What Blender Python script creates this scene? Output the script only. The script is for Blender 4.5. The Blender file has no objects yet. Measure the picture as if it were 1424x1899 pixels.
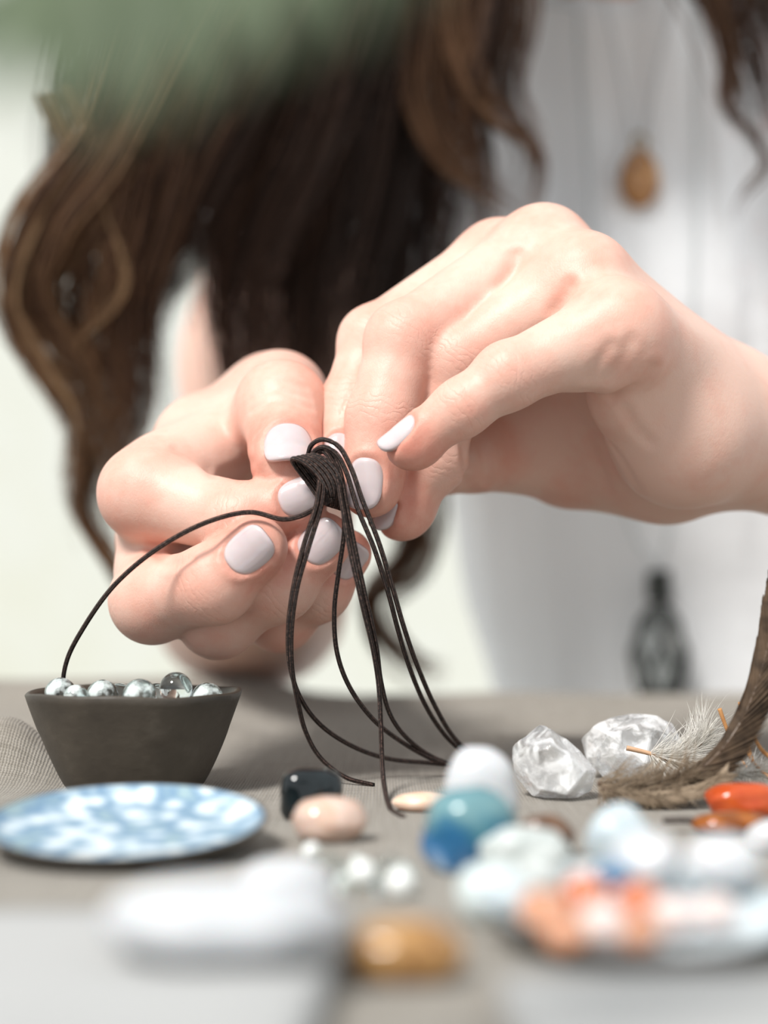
import bpy, bmesh, math, random
import numpy as np
from mathutils import Vector, Matrix, noise as mnoise

random.seed(7)
rng = np.random.default_rng(7)
scene = bpy.context.scene
COL = scene.collection
MM = 0.001

# ------------------------------------------------------------------ camera
FPX, CX, CY = 3000.0, 712.0, 949.5
EYE = 47.0                                   # eye height above the cloth, mm
HORIZON = 1085.0
PITCH = math.atan((HORIZON - CY) / FPX)
cam_d = bpy.data.cameras.new('camera')
cam = bpy.data.objects.new('camera', cam_d)
COL.objects.link(cam)
cam.location = (0, 0, EYE * MM)
cam.rotation_euler = (math.pi / 2 + PITCH, 0, 0)
cam_d.sensor_fit = 'HORIZONTAL'
cam_d.sensor_width = 24.0
cam_d.lens = FPX / 1424.0 * 24.0
cam_d.clip_start = 0.01
cam_d.clip_end = 60
cam_d.dof.use_dof = True
cam_d.dof.focus_distance = 0.372
cam_d.dof.aperture_fstop = 5.2
scene.camera = cam

# ------------------------------------------------------------------ sky, sun, exposure
world = bpy.data.worlds.new('sky')
scene.world = world
world.use_nodes = True
bg = world.node_tree.nodes['Background']
bg.inputs[0].default_value = (0.91, 0.965, 1.0, 1)
bg.inputs[1].default_value = 0.74
sun_d = bpy.data.lights.new('sun', 'SUN')
sun = bpy.data.objects.new('sun', sun_d)
COL.objects.link(sun)
sun_d.energy = 3.7
sun_d.color = (1.0, 0.97, 0.93)
sun_d.angle = math.radians(14)
sun.rotation_euler = Vector((0.37, 0.56, -0.74)).to_track_quat('-Z', 'Y').to_euler()
sun.location = (-1, -1, 2)
scene.view_settings.view_transform = 'Standard'
scene.view_settings.look = 'None'
scene.view_settings.gamma = 1.0
scene.view_settings.use_curve_mapping = False
scene.view_settings.exposure = 0.3
scene.cycles.use_denoising = True
scene.cycles.max_bounces = 10
scene.cycles.transmission_bounces = 10
scene.cycles.transparent_max_bounces = 12

# ------------------------------------------------------------------ coordinates (mm; x right, y away, z up, cloth at z = 0)
CP, SP = math.cos(PITCH), math.sin(PITCH)
def P(px, py, d):
    X = (px - CX) / FPX * d
    Y = (CY - py) / FPX * d
    return np.array([X, d * CP - Y * SP, EYE + d * SP + Y * CP])
def camdir(r, u, t):                         # right, up, towards the camera
    v = np.array([r, -u * SP - t * CP, u * CP - t * SP], float)
    return v / np.linalg.norm(v)
def table_y(d):                              # image row of the cloth at depth d
    return HORIZON + EYE * FPX / d
def nrm(v):
    v = np.asarray(v, float)
    return v / (np.linalg.norm(v) + 1e-12)

# ------------------------------------------------------------------ objects
def props(o, label=None, cat=None, group=None, kind=None):
    if label: o['label'] = label
    if cat: o['category'] = cat
    if group: o['group'] = group
    if kind: o['kind'] = kind
    return o
def empty(name, base, label, cat, group=None):
    o = bpy.data.objects.new(name, None)
    o.empty_display_size = 0.01
    o.location = [c * MM for c in base]
    COL.objects.link(o)
    return props(o, label, cat, group)
BASE = {}
def mesh_obj(name, V, F, mat, parent=None, base=None, smooth=True, uv=None, attrs=None):
    """V in world mm; base (mm) is the origin, taken from the parent chain when there is one."""
    V = np.asarray(V, float)
    root = None
    if parent is not None:
        root = BASE.get(parent.name, None)
        if root is None:
            p = parent
            while p.parent: p = p.parent
            root = np.array(p.location) / MM
        base = root
    if base is None:
        base = np.array([(V[:, 0].min() + V[:, 0].max()) / 2, (V[:, 1].min() + V[:, 1].max()) / 2, V[:, 2].min()])
    me = bpy.data.meshes.new(name)
    W = (V - np.asarray(base)) * MM
    if isinstance(F, np.ndarray):
        n, k = F.shape
        me.vertices.add(len(W)); me.vertices.foreach_set('co', W.astype(np.float32).ravel())
        me.loops.add(n * k); me.loops.foreach_set('vertex_index', F.astype(np.int32).ravel())
        me.polygons.add(n)
        me.polygons.foreach_set('loop_start', np.arange(0, n * k, k, dtype=np.int32))
        me.polygons.foreach_set('loop_total', np.full(n, k, dtype=np.int32))
        me.update(calc_edges=True)
        me.validate()
    else:
        me.from_pydata([tuple(w) for w in W], [], [tuple(f) for f in F])
    if smooth:
        me.polygons.foreach_set('use_smooth', np.ones(len(me.polygons), bool))
    if uv is not None:
        l = me.uv_layers.new(name='UVMap')
        vi = np.zeros(len(me.loops), np.int32); me.loops.foreach_get('vertex_index', vi)
        l.data.foreach_set('uv', np.asarray(uv, np.float32)[vi].ravel())
    for k_, a in (attrs or {}).items():
        at = me.attributes.new(k_, 'FLOAT', 'POINT')
        at.data.foreach_set('value', np.asarray(a, np.float32))
    if mat is not None: me.materials.append(mat)
    o = bpy.data.objects.new(name, me)
    COL.objects.link(o)
    if parent is not None:
        o.parent = parent
        BASE[o.name] = root
    else:
        o.location = [c * MM for c in base]
    return o

# ------------------------------------------------------------------ materials
def new_mat(name):
    m = bpy.data.materials.new(name); m.use_nodes = True
    nt = m.node_tree
    b = nt.nodes['Principled BSDF']
    return m, nt, b
def N(nt, typ, **kw):
    n = nt.nodes.new(typ)
    for k, v in kw.items():
        if k in n.inputs.keys() if hasattr(n.inputs, 'keys') else False:
            n.inputs[k].default_value = v
        else:
            setattr(n, k, v)
    return n
def setin(n, **kw):
    for k, v in kw.items(): n.inputs[k.replace('_', ' ')].default_value = v
def L(nt, a, b): nt.links.new(a, b)
def coords(nt, kind='Object', scale=(1, 1, 1), rot=(0, 0, 0)):
    tc = N(nt, 'ShaderNodeTexCoord'); mp = N(nt, 'ShaderNodeMapping')
    mp.inputs['Scale'].default_value = scale; mp.inputs['Rotation'].default_value = rot
    L(nt, tc.outputs[kind], mp.inputs['Vector'])
    return mp.outputs['Vector']
def noise(nt, vec, scale, detail=4, rough=0.5, dist=0.0):
    n = N(nt, 'ShaderNodeTexNoise')
    n.inputs['Scale'].default_value = scale; n.inputs['Detail'].default_value = detail
    n.inputs['Roughness'].default_value = rough; n.inputs['Distortion'].default_value = dist
    if vec is not None: L(nt, vec, n.inputs['Vector'])
    return n
def ramp(nt, fac, stops, interp='LINEAR'):
    r = N(nt, 'ShaderNodeValToRGB')
    r.color_ramp.interpolation = interp
    e = r.color_ramp.elements
    while len(e) < len(stops): e.new(0.5)
    for i, (p, c) in enumerate(stops):
        e[i].position = p; e[i].color = (c[0], c[1], c[2], 1) if len(c) == 3 else c
    L(nt, fac, r.inputs[0])
    return r.outputs[0]
def bump(nt, height, bsdf, strength=0.3, dist=0.001, normal=None):
    b = N(nt, 'ShaderNodeBump')
    b.inputs['Strength'].default_value = strength; b.inputs['Distance'].default_value = dist
    L(nt, height, b.inputs['Height'])
    if normal is not None: L(nt, normal, b.inputs['Normal'])
    if bsdf is not None: L(nt, b.outputs[0], bsdf.inputs['Normal'])
    return b.outputs[0]
def mathn(nt, op, a, b=None, c=None):
    m = N(nt, 'ShaderNodeMath', operation=op)
    for i, v in enumerate((a, b, c)):
        if v is None: continue
        if isinstance(v, (int, float)): m.inputs[i].default_value = v
        else: L(nt, v, m.inputs[i])
    return m.outputs[0]
def mixc(nt, fac, a, b):
    m = N(nt, 'ShaderNodeMix', data_type='RGBA')
    for s, v in (('Factor', fac),):
        if isinstance(v, (int, float)): m.inputs[0].default_value = v
        else: L(nt, v, m.inputs[0])
    for idx, v in ((6, a), (7, b)):
        if isinstance(v, tuple): m.inputs[idx].default_value = (v[0], v[1], v[2], 1)
        else: L(nt, v, m.inputs[idx])
    return m.outputs[2]

def mat_skin():
    m, nt, b = new_mat('skin')
    at = N(nt, 'ShaderNodeAttribute', attribute_name='red')
    vec = coords(nt)
    n1 = noise(nt, vec, 90, 3)
    n2 = noise(nt, vec, 420, 3)
    f = mathn(nt, 'ADD', at.outputs['Fac'], mathn(nt, 'MULTIPLY', mathn(nt, 'SUBTRACT', n1.outputs[0], 0.5), 0.9))
    f = mathn(nt, 'ADD', f, mathn(nt, 'MULTIPLY', mathn(nt, 'SUBTRACT', n2.outputs[0], 0.5), 0.35))
    col = ramp(nt, f, [(0.0, (0.69, 0.455, 0.37)), (0.5, (0.665, 0.34, 0.262)), (1.0, (0.57, 0.185, 0.13))])
    L(nt, col, b.inputs['Base Color'])
    setin(b, Roughness=0.47)
    b.inputs['Specular IOR Level'].default_value = 0.4
    b.inputs['Subsurface Weight'].default_value = 0.16
    b.inputs['Subsurface Radius'].default_value = (1.0, 0.38, 0.22)
    b.inputs['Subsurface Scale'].default_value = 0.0014
    # creases across the joints, from the stored distance along each finger
    s = N(nt, 'ShaderNodeAttribute', attribute_name='ws').outputs['Fac']
    w = N(nt, 'ShaderNodeAttribute', attribute_name='wm').outputs['Fac']
    nz = noise(nt, vec, 260, 3)
    ph = mathn(nt, 'ADD', mathn(nt, 'MULTIPLY', s, 1.7), mathn(nt, 'MULTIPLY', nz.outputs[0], 9.0))
    sn = mathn(nt, 'POWER', mathn(nt, 'ABSOLUTE', mathn(nt, 'SINE', ph)), 0.45)
    cre = mathn(nt, 'MULTIPLY', mathn(nt, 'SUBTRACT', sn, 1.0), w)
    v1 = N(nt, 'ShaderNodeTexVoronoi', feature='DISTANCE_TO_EDGE')
    v1.inputs['Scale'].default_value = 1500
    wv = N(nt, 'ShaderNodeMapping'); wv.inputs['Scale'].default_value = (1, 0.6, 0.6)
    L(nt, vec, wv.inputs[0]); L(nt, wv.outputs[0], v1.inputs['Vector'])
    fine = mathn(nt, 'MULTIPLY', mathn(nt, 'MINIMUM', v1.outputs[0], 0.16), 0.5)
    n3 = noise(nt, vec, 900, 4, 0.6)
    h = mathn(nt, 'ADD', mathn(nt, 'MULTIPLY', cre, 0.5), mathn(nt, 'ADD', fine, mathn(nt, 'MULTIPLY', n3.outputs[0], 0.30)))
    bump(nt, h, b, 0.45, 0.00040)
    return m

def mat_simple(name, col, rough=0.5, spec=0.5, coat=0.0, metallic=0.0, sss=0.0):
    m, nt, b = new_mat(name)
    b.inputs['Base Color'].default_value = (*col, 1)
    setin(b, Roughness=rough, Metallic=metallic)
    b.inputs['Specular IOR Level'].default_value = spec
    b.inputs['Coat Weight'].default_value = coat
    b.inputs['Coat Roughness'].default_value = 0.05
    if sss:
        b.inputs['Subsurface Weight'].default_value = sss
        b.inputs['Subsurface Scale'].default_value = 0.002
    return m
def mat_nail():
    m, nt, b = new_mat('nail_polish')
    vec = coords(nt)
    n1 = noise(nt, vec, 130, 2)
    L(nt, ramp(nt, n1.outputs[0], [(0.3, (0.53, 0.44, 0.445)), (0.7, (0.58, 0.50, 0.505))]), b.inputs['Base Color'])
    setin(b, Roughness=0.18)
    b.inputs['Coat Weight'].default_value = 0.8; b.inputs['Coat Roughness'].default_value = 0.08
    b.inputs['Subsurface Weight'].default_value = 0.2; b.inputs['Subsurface Scale'].default_value = 0.0012
    return m

# ------------------------------------------------------------------ signed-distance modelling
def rcone(p, a, b, r1, r2):
    a = np.asarray(a, np.float32); b = np.asarray(b, np.float32)
    ba = b - a
    l2 = float(ba @ ba)
    if l2 < 1e-6: return np.sqrt(((p - a) ** 2).sum(1)) - max(r1, r2)
    rr = r1 - r2
    if rr * rr > l2 * 0.98:
        rr = math.copysign(math.sqrt(l2 * 0.98), rr); r2 = r1 - rr
    a2 = l2 - rr * rr; il2 = 1.0 / l2
    pa = p - a
    y = pa @ ba
    z = y - l2
    q = pa * l2 - y[:, None] * ba
    x2 = (q * q).sum(1)
    y2 = y * y * l2; z2 = z * z * l2
    k = math.copysign(1, rr) * rr * rr * x2 if rr != 0 else np.zeros_like(x2)
    c1 = np.sign(z) * a2 * z2 > k
    c2 = np.sign(y) * a2 * y2 < k
    return np.where(c1, np.sqrt(x2 + z2) * il2 - r2,
           np.where(c2, np.sqrt(x2 + y2) * il2 - r1, (np.sqrt(np.maximum(x2 * a2 * il2, 0)) + y * rr) * il2 - r1))
def smin(a, b, k):
    if k <= 0: return np.minimum(a, b)
    h = np.maximum(k - np.abs(a - b), 0) / k
    return np.minimum(a, b) - h * h * k * 0.25
def smax(a, b, k): return -smin(-a, -b, k)
def ell(p, c, r, R=None):
    q = p - np.asarray(c, np.float32)
    if R is not None: q = q @ np.asarray(R, np.float32)
    r = np.asarray(r, np.float32)
    k0 = np.sqrt(((q / r) ** 2).sum(1)); k1 = np.sqrt(((q / (r * r)) ** 2).sum(1)) + 1e-9
    return k0 * (k0 - 1) / k1
def chain_sdf(p, pts, rad, k):
    d = None
    for i in range(len(pts) - 1):
        c = rcone(p, pts[i], pts[i + 1], rad[i], rad[i + 1])
        d = c if d is None else smin(d, c, k)
    return d

def surface_net(f, lo, hi, h, lip=1.0):
    lo = np.asarray(lo, float); hi = np.asarray(hi, float)
    B = 8
    nb = np.ceil((hi - lo) / (h * B)).astype(int)
    n = nb * B
    V = np.empty(n, np.float32)
    g = np.stack(np.meshgrid(*[np.arange(k) for k in nb], indexing='ij'), -1).reshape(-1, 3)
    cen = (lo + (g * B + (B - 1) / 2) * h).astype(np.float32)
    dv = np.concatenate([f(cen[i:i + 200000]) for i in range(0, len(cen), 200000)])
    keep = np.abs(dv) < h * B * 0.87 * 1.15 + 2.2
    cs = np.where(dv < 0, -9.0, 9.0).astype(np.float32).reshape(nb)
    V[:] = np.repeat(np.repeat(np.repeat(cs, B, 0), B, 1), B, 2)
    kb = g[keep]
    loc = np.stack(np.meshgrid(*[np.arange(B)] * 3, indexing='ij'), -1).reshape(-1, 3)
    step = 600
    for i in range(0, len(kb), step):
        ii = (kb[i:i + step, None, :] * B + loc[None]).reshape(-1, 3)
        pts = (lo + ii * h).astype(np.float32)
        V[ii[:, 0], ii[:, 1], ii[:, 2]] = f(pts)
    S = V < 0
    c = [S[dx:n[0] - 1 + dx, dy:n[1] - 1 + dy, dz:n[2] - 1 + dz] for dx in (0, 1) for dy in (0, 1) for dz in (0, 1)]
    anyc = c[0].copy(); allc = c[0].copy()
    for q in c[1:]: anyc |= q; allc &= q
    act = np.argwhere(anyc & ~allc)
    offs = [(dx, dy, dz) for dx in (0, 1) for dy in (0, 1) for dz in (0, 1)]
    val = np.stack([V[act[:, 0] + o[0], act[:, 1] + o[1], act[:, 2] + o[2]] for o in offs], 1)
    acc = np.zeros((len(act), 3)); cnt = np.zeros(len(act))
    for i in range(8):
        for j in range(i + 1, 8):
            if sum(abs(offs[i][q] - offs[j][q]) for q in range(3)) != 1: continue
            va, vb = val[:, i], val[:, j]
            m = (va < 0) != (vb < 0)
            t = np.where(m, va / np.where(m, va - vb, 1), 0)
            pa = np.array(offs[i], float); pb = np.array(offs[j], float)
            acc += np.where(m[:, None], pa + (pb - pa) * t[:, None], 0); cnt += m
    verts = lo + (act + acc / cnt[:, None]) * h
    idm = np.full((n[0] - 1, n[1] - 1, n[2] - 1), -1, np.int32)
    idm[act[:, 0], act[:, 1], act[:, 2]] = np.arange(len(act))
    quads = []
    for ax in range(3):
        u, v = [(1, 2), (2, 0), (0, 1)][ax]
        sl0 = [slice(None)] * 3; sl1 = [slice(None)] * 3
        sl0[ax] = slice(0, n[ax] - 1); sl1[ax] = slice(1, n[ax])
        e = np.argwhere(S[tuple(sl0)] != S[tuple(sl1)])
        e = e[(e[:, u] > 0) & (e[:, v] > 0) & (e[:, u] < n[u] - 1) & (e[:, v] < n[v] - 1)]
        def cid(du, dv_):
            q = e.copy(); q[:, u] -= du; q[:, v] -= dv_
            return idm[q[:, 0], q[:, 1], q[:, 2]]
        Q = np.stack([cid(1, 1), cid(0, 1), cid(0, 0), cid(1, 0)], 1)
        inside = S[e[:, 0], e[:, 1], e[:, 2]]
        Q[~inside] = Q[~inside][:, ::-1]
        quads.append(Q)
    F = np.concatenate(quads)
    F = F[(F >= 0).all(1)]
    for _ in range(2):
        d = evalc(f, verts); gr = grad(f, verts, h * 0.35)
        verts = verts - np.clip(d, -h * 0.6, h * 0.6)[:, None] * gr
    for lam in (0.5, 0.5, 0.4, -0.4):             # settle the kinks along creases
        acc = np.zeros_like(verts); cnt = np.zeros(len(verts))
        for a_, b_ in ((0, 1), (1, 2), (2, 3), (3, 0)):
            np.add.at(acc, F[:, a_], verts[F[:, b_]]); np.add.at(acc, F[:, b_], verts[F[:, a_]])
            cnt += np.bincount(F[:, a_], minlength=len(verts)) + np.bincount(F[:, b_], minlength=len(verts))
        verts = verts + lam * (acc / np.maximum(cnt, 1)[:, None] - verts)
    return verts, F
def evalc(f, p):
    p = np.asarray(p, np.float32)
    return np.concatenate([f(p[i:i + 200000]) for i in range(0, len(p), 200000)]).astype(float)
def grad(f, p, e):
    g = np.stack([evalc(f, p + np.eye(3)[i] * e) - evalc(f, p - np.eye(3)[i] * e) for i in range(3)], 1)
    return g / (np.linalg.norm(g, axis=1, keepdims=True) + 1e-9)

# ------------------------------------------------------------------ curves
def catmull(pts, n):
    pts = np.asarray(pts, float)
    k = len(pts)
    seg = np.linalg.norm(np.diff(pts[:, :3], axis=0), axis=1) ** 0.5
    t = np.concatenate([[0], np.cumsum(seg)])
    m = np.zeros_like(pts)
    for i in range(k):
        if i == 0: m[i] = (pts[1] - pts[0]) / (t[1] - t[0])
        elif i == k - 1: m[i] = (pts[-1] - pts[-2]) / (t[-1] - t[-2])
        else:
            m[i] = ((pts[i] - pts[i-1]) / (t[i] - t[i-1]) * (t[i+1] - t[i]) + (pts[i+1] - pts[i]) / (t[i+1] - t[i]) * (t[i] - t[i-1])) / (t[i+1] - t[i-1])
    u = np.linspace(0, t[-1], n)
    j = np.clip(np.searchsorted(t, u, side='right') - 1, 0, k - 2)
    hh = (t[j+1] - t[j]); s = (u - t[j]) / hh
    s = s[:, None]; hh = hh[:, None]
    return ((2*s**3 - 3*s**2 + 1) * pts[j] + (s**3 - 2*s**2 + s) * hh * m[j] + (-2*s**3 + 3*s**2) * pts[j+1] + (s**3 - s**2) * hh * m[j+1])
def tube(pts, rad, sides=10, cap=True):
    pts = np.asarray(pts, float); n = len(pts)
    rad = np.broadcast_to(np.asarray(rad, float), (n,))
    T = np.gradient(pts, axis=0); T /= np.linalg.norm(T, axis=1, keepdims=True) + 1e-9
    ref = np.array([0, 0, 1.0]) if abs(T[0, 2]) < 0.8 else np.array([1.0, 0, 0])
    u = nrm(np.cross(T[0], ref)); U = [u]
    for i in range(1, n):
        u = U[-1] - T[i] * (U[-1] @ T[i]); U.append(nrm(u))
    U = np.array(U); W = np.cross(T, U)
    a = np.arange(sides) * 2 * math.pi / sides
    ring = pts[:, None] + rad[:, None, None] * (np.cos(a)[None, :, None] * U[:, None] + np.sin(a)[None, :, None] * W[:, None])
    V = ring.reshape(-1, 3)
    i, j = np.meshgrid(np.arange(n - 1), np.arange(sides), indexing='ij')
    j2 = (j + 1) % sides
    F = np.stack([i * sides + j, i * sides + j2, (i + 1) * sides + j2, (i + 1) * sides + j], -1).reshape(-1, 4)
    ln = np.concatenate([[0], np.cumsum(np.linalg.norm(np.diff(pts, axis=0), axis=1))])
    uv = np.stack([np.repeat(ln, sides), np.tile(np.abs(np.arange(sides) / sides * 2 - 1), n)], 1)
    F = [tuple(f) for f in F]
    if cap:
        F.append(tuple(range(sides))[::-1]); F.append(tuple(range((n - 1) * sides, n * sides)))
    return V, F, uv
def lathe(prof, seg=64, wob=None):
    prof = np.asarray(prof, float)
    a = np.arange(seg) * 2 * math.pi / seg
    V = np.stack([np.outer(prof[:, 0], np.cos(a)), np.outer(prof[:, 0], np.sin(a)), np.repeat(prof[:, 1:2], seg, 1)], -1)
    if wob is not None: V = wob(V)
    V = V.reshape(-1, 3)
    F = []
    for i in range(len(prof) - 1):
        for j in range(seg):
            j2 = (j + 1) % seg
            F.append((i * seg + j, i * seg + j2, (i + 1) * seg + j2, (i + 1) * seg + j))
    F.append(tuple(range(seg))[::-1]); F.append(tuple(range((len(prof) - 1) * seg, len(prof) * seg)))
    return V, F
def joinm(parts):
    Vs, Fs, o = [], [], 0
    for V, F in parts:
        Vs.append(np.asarray(V)); Fs += [tuple(int(i) + o for i in f) for f in F]; o += len(V)
    return np.concatenate(Vs), Fs

# ================================================================== the person: hands, arms, body as one surface
class Finger:
    def __init__(s, joints, rad, k=3.0, nail=None, attach=6.0, knuck=0.8):
        s.p = [P(*j) for j in joints]; s.r = rad; s.k = k; s.nail = nail; s.attach = attach
        s.bumps = []
        for i in range(1, len(s.p) - 1):
            o = 2 * s.p[i] - s.p[i-1] - s.p[i+1]
            if np.linalg.norm(o) > 4:
                o = nrm(o)
                s.bumps.append((s.p[i] + o * knuck, s.r[i] * 0.97))
        # a soft pulp on the palm side of the last joint
        a = nrm(s.p[-1] - s.p[-2])
        if nail is not None:
            n = camdir(*nail['n']); n = nrm(n - a * (n @ a))
            s.ax, s.nn = a, n
            s.uu = np.cross(a, n)
            hl, hw = nail['l'] / 2, nail['w'] / 2
            s.hl, s.hw = hl, hw
            s.nc = s.p[-1] + a * (s.r[-1] * nail.get('end', 0.85) - hl) + s.uu * nail.get('side', 0)
    def base(s, p):
        d = chain_sdf(p, s.p, s.r, s.k)
        for c, r in s.bumps:
            d = smin(d, np.sqrt(((p - c.astype(np.float32)) ** 2).sum(1)) - r, 3.0)
        if s.nail is not None:
            c = s.p[-1] - s.nn * s.r[-1] * 0.30 - s.ax * s.r[-1] * 0.35
            d = smin(d, np.sqrt(((p - c.astype(np.float32)) ** 2).sum(1)) - s.r[-1] * 0.93, 3.0)
        return d
    def groove(s, p, d):
        if s.nail is None: return d
        q = p - s.nc.astype(np.float32)
        u = q @ s.uu.astype(np.float32) / s.hw; v = q @ s.ax.astype(np.float32) / s.hl; w = q @ s.nn.astype(np.float32)
        e = (np.abs(u) ** 2.6 + np.abs(v) ** 2.6) ** (1 / 2.6)
        top = np.clip((w - 0.5) / 2.0, 0, 1)
        inn = 1 / (1 + np.exp(np.clip((e - 1.02) * 26, -40, 40)))
        fold = np.exp(-((e - 1.22) / 0.16) ** 2) * np.clip(0.75 - v * 0.9, 0, 1)
        return d + top * (0.55 * inn - 0.42 * fold)

def make_hand_sdf(fingers, palm, palm_k, final_k=0.9, extra=None):
    def palm_f(p):
        d = None
        for (a, b, ra, rb) in palm:
            c = rcone(p, a, b, ra, rb)
            d = c if d is None else smin(d, c, palm_k)
        return d
    def f(p):
        p = np.asarray(p, np.float32)
        pd = palm_f(p)
        out = pd
        for fg in fingers:
            b = fg.base(p)
            a = smin(pd, b, fg.attach)
            a = fg.groove(p, a)
            out = smin(out, a, final_k)
        if extra is not None: out = extra(p, out)
        return out
    return f

# ---- her left hand (right in the picture): little finger nearest the lens
RW = P(1348, 785, 418)                       # wrist
RW2 = P(1290, 735, 414)
RE = np.array([276.0, 575.0, 36.0])          # elbow
R_idx = Finger([(925, 487, 416), (696, 632, 404), (652, 750, 397), (624, 862, 388)], [10.2, 8.3, 7.4, 6.0],
               nail=dict(n=(0.10, 0.12, 1), w=9.0, l=11, end=0.95))
R_mid = Finger([(1008, 470, 402), (752, 632, 388), (708, 775, 383), (686, 905, 379)], [11.2, 8.9, 8.2, 7.0],
               nail=dict(n=(-0.26, 0.06, 1), w=8.8, l=12.2, end=0.98))
R_rng = Finger([(1083, 520, 388), (852, 668, 388), (802, 850, 390), (742, 955, 390)], [10.6, 8.3, 7.5, 6.3],
               nail=dict(n=(-1.0, -0.15, 0.55), w=8.6, l=10.5, end=0.95))
R_pky = Finger([(1150, 608, 373), (942, 697, 367), (855, 757, 366), (757, 826, 367)], [10.2, 7.1, 6.3, 5.4],
               nail=dict(n=(-0.62, 0.86, 0.62), w=7.4, l=10.5, end=1.05), knuck=0.2)
R_thb = Finger([(1200, 850, 440), (1045, 846, 434), (880, 846, 418), (745, 880, 405)], [14.0, 11.3, 8.8, 7.2], attach=9.0)
R_fing = [R_idx, R_mid, R_rng, R_pky, R_thb]
R_dors = nrm(np.cross(R_idx.p[0] - R_pky.p[0], np.mean([f.p[0] for f in R_fing[:4]], 0) - RW))
if R_dors[2] < 0: R_dors = -R_dors
wid = nrm(R_idx.p[0] - R_pky.p[0])
R_fa = nrm(RE - RW)
R_wd = nrm(wid - R_fa * (wid @ R_fa))
R_cut = P(1560, 860, 480)
def fore_R(p):
    a = RW + R_wd * 7; b = RW - R_wd * 7; c = RE + R_wd * 6; d_ = RE - R_wd * 6
    m = RW + (RE - RW) * 0.45
    d = smin(rcone(p, a, m + R_wd * 8, 13.5, 22), rcone(p, b, m - R_wd * 8, 13.5, 22), 12)
    return smin(d, smin(rcone(p, m + R_wd * 8, c, 22, 30), rcone(p, m - R_wd * 8, d_, 22, 30), 12), 14)
R_palm = []
for f_, rw_, off in ((R_idx, 13, 12), (R_mid, 13, 5), (R_rng, 13, -3), (R_pky, 12.5, -9)):
    w0 = RW2 + wid * off
    m_ = f_.p[0]
    R_palm.append((w0, m_ - R_dors * 0.5, rw_, f_.r[0]))
R_palm.append((P(1172, 738, 386), P(1268, 808, 398), 9.5, 15.0))      # heel of the hand, little-finger side
R_palm.append((P(1268, 808, 398), RW + R_fa * 14 - R_wd * 3, 15.0, 14.5))
R_palm.append((P(1235, 835, 425), P(1075, 850, 434), 17.0, 11.5))     # ball of the thumb
R_palm.append((P(1235, 835, 425), RW, 16.0, 14.5))
R_palm.append((P(1180, 740, 420), P(1000, 600, 410), 12.0, 7.0))
R_palm.append((P(1130, 775, 428), P(900, 765, 426), 14.0, 11.0))     # middle of the palm
def extra_R(p, d):
    d = smin(d, fore_R(p), 10)
    # folds where the little finger meets the hand
    d = smin(d, rcone(p, P(1072, 668, 373), P(1165, 636, 373), 7.2, 9.8), 3.0)
    d = smin(d, rcone(p, P(1092, 688, 370.5), P(1150, 628, 371.5), 3.4, 5.4), 2.4)
    d = smin(d, rcone(p, P(1126, 690, 371), P(1188, 650, 373), 4.2, 6.6), 2.6)
    return d
hand_R0 = make_hand_sdf(R_fing, R_palm, 9.0, 1.5, extra_R)
def on_skin(f, poly):
    """points of a skin fold, found on the surface"""
    e = np.array([0, 0, EYE]); out = []
    q = np.array([(x, y, 0) for x, y in poly], float)
    q = catmull(q, 4 * len(poly))
    dirs = np.array([nrm(P(x, y, 400) - e) for x, y, _ in q])
    t = np.full(len(q), 330.0)
    for _ in range(60): t += np.clip(evalc(f, e + dirs * t[:, None]), -3, 6) * 0.9
    return e + dirs * t[:, None]
def seg_dist(p, pts):
    out = np.full(len(p), 1e9, np.float32)
    for a, b in zip(pts[:-1], pts[1:]):
        a = a.astype(np.float32); ba = b.astype(np.float32) - a
        pa = p - a
        h = np.clip(pa @ ba / (ba @ ba + 1e-9), 0, 1)
        out = np.minimum(out, ((pa - h[:, None] * ba) ** 2).sum(1))
    return np.sqrt(out)
def with_folds(f, folds):
    data = []
    for poly, w, dep in folds:
        pts = on_skin(f, poly)
        data.append((pts, pts.min(0) - 6, pts.max(0) + 6, w, dep))
    def g(p):
        p = np.asarray(p, np.float32)
        d = f(p)
        for pts, lo, hi, w, dep in data:
            m = ((p > lo) & (p < hi)).all(1)
            if not m.any(): continue
            s = seg_dist(p[m], pts)
            d[m] += dep * (np.exp(-(s / w) ** 2) - 0.35 * np.exp(-((s - 2.2 * w) / w) ** 2))
        return d
    return g
hand_R = with_folds(hand_R0, [
    ([(930, 530), (948, 505), (957, 475)], 1.5, 0.55), ([(1030, 575), (1046, 556), (1058, 532)], 1.5, 0.6),
    ([(1132, 642), (1113, 670), (1092, 700)], 1.3, 0.38), ([(1168, 632), (1150, 666), (1126, 704)], 1.3, 0.32),
    ([(1208, 684), (1184, 712), (1134, 734)], 1.4, 0.7), ([(1158, 758), (1174, 788), (1204, 820)], 1.3, 0.4),
    ([(1045, 735), (1100, 790), (1143, 838), (1186, 908)], 1.3, 0.35), ([(1082, 800), (1115, 870), (1130, 912)], 1.2, 0.35),
    ([(886, 813), (900, 850), (906, 895)], 1.1, 0.7), ([(858, 828), (864, 898)], 1.0, 0.6)])

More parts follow.
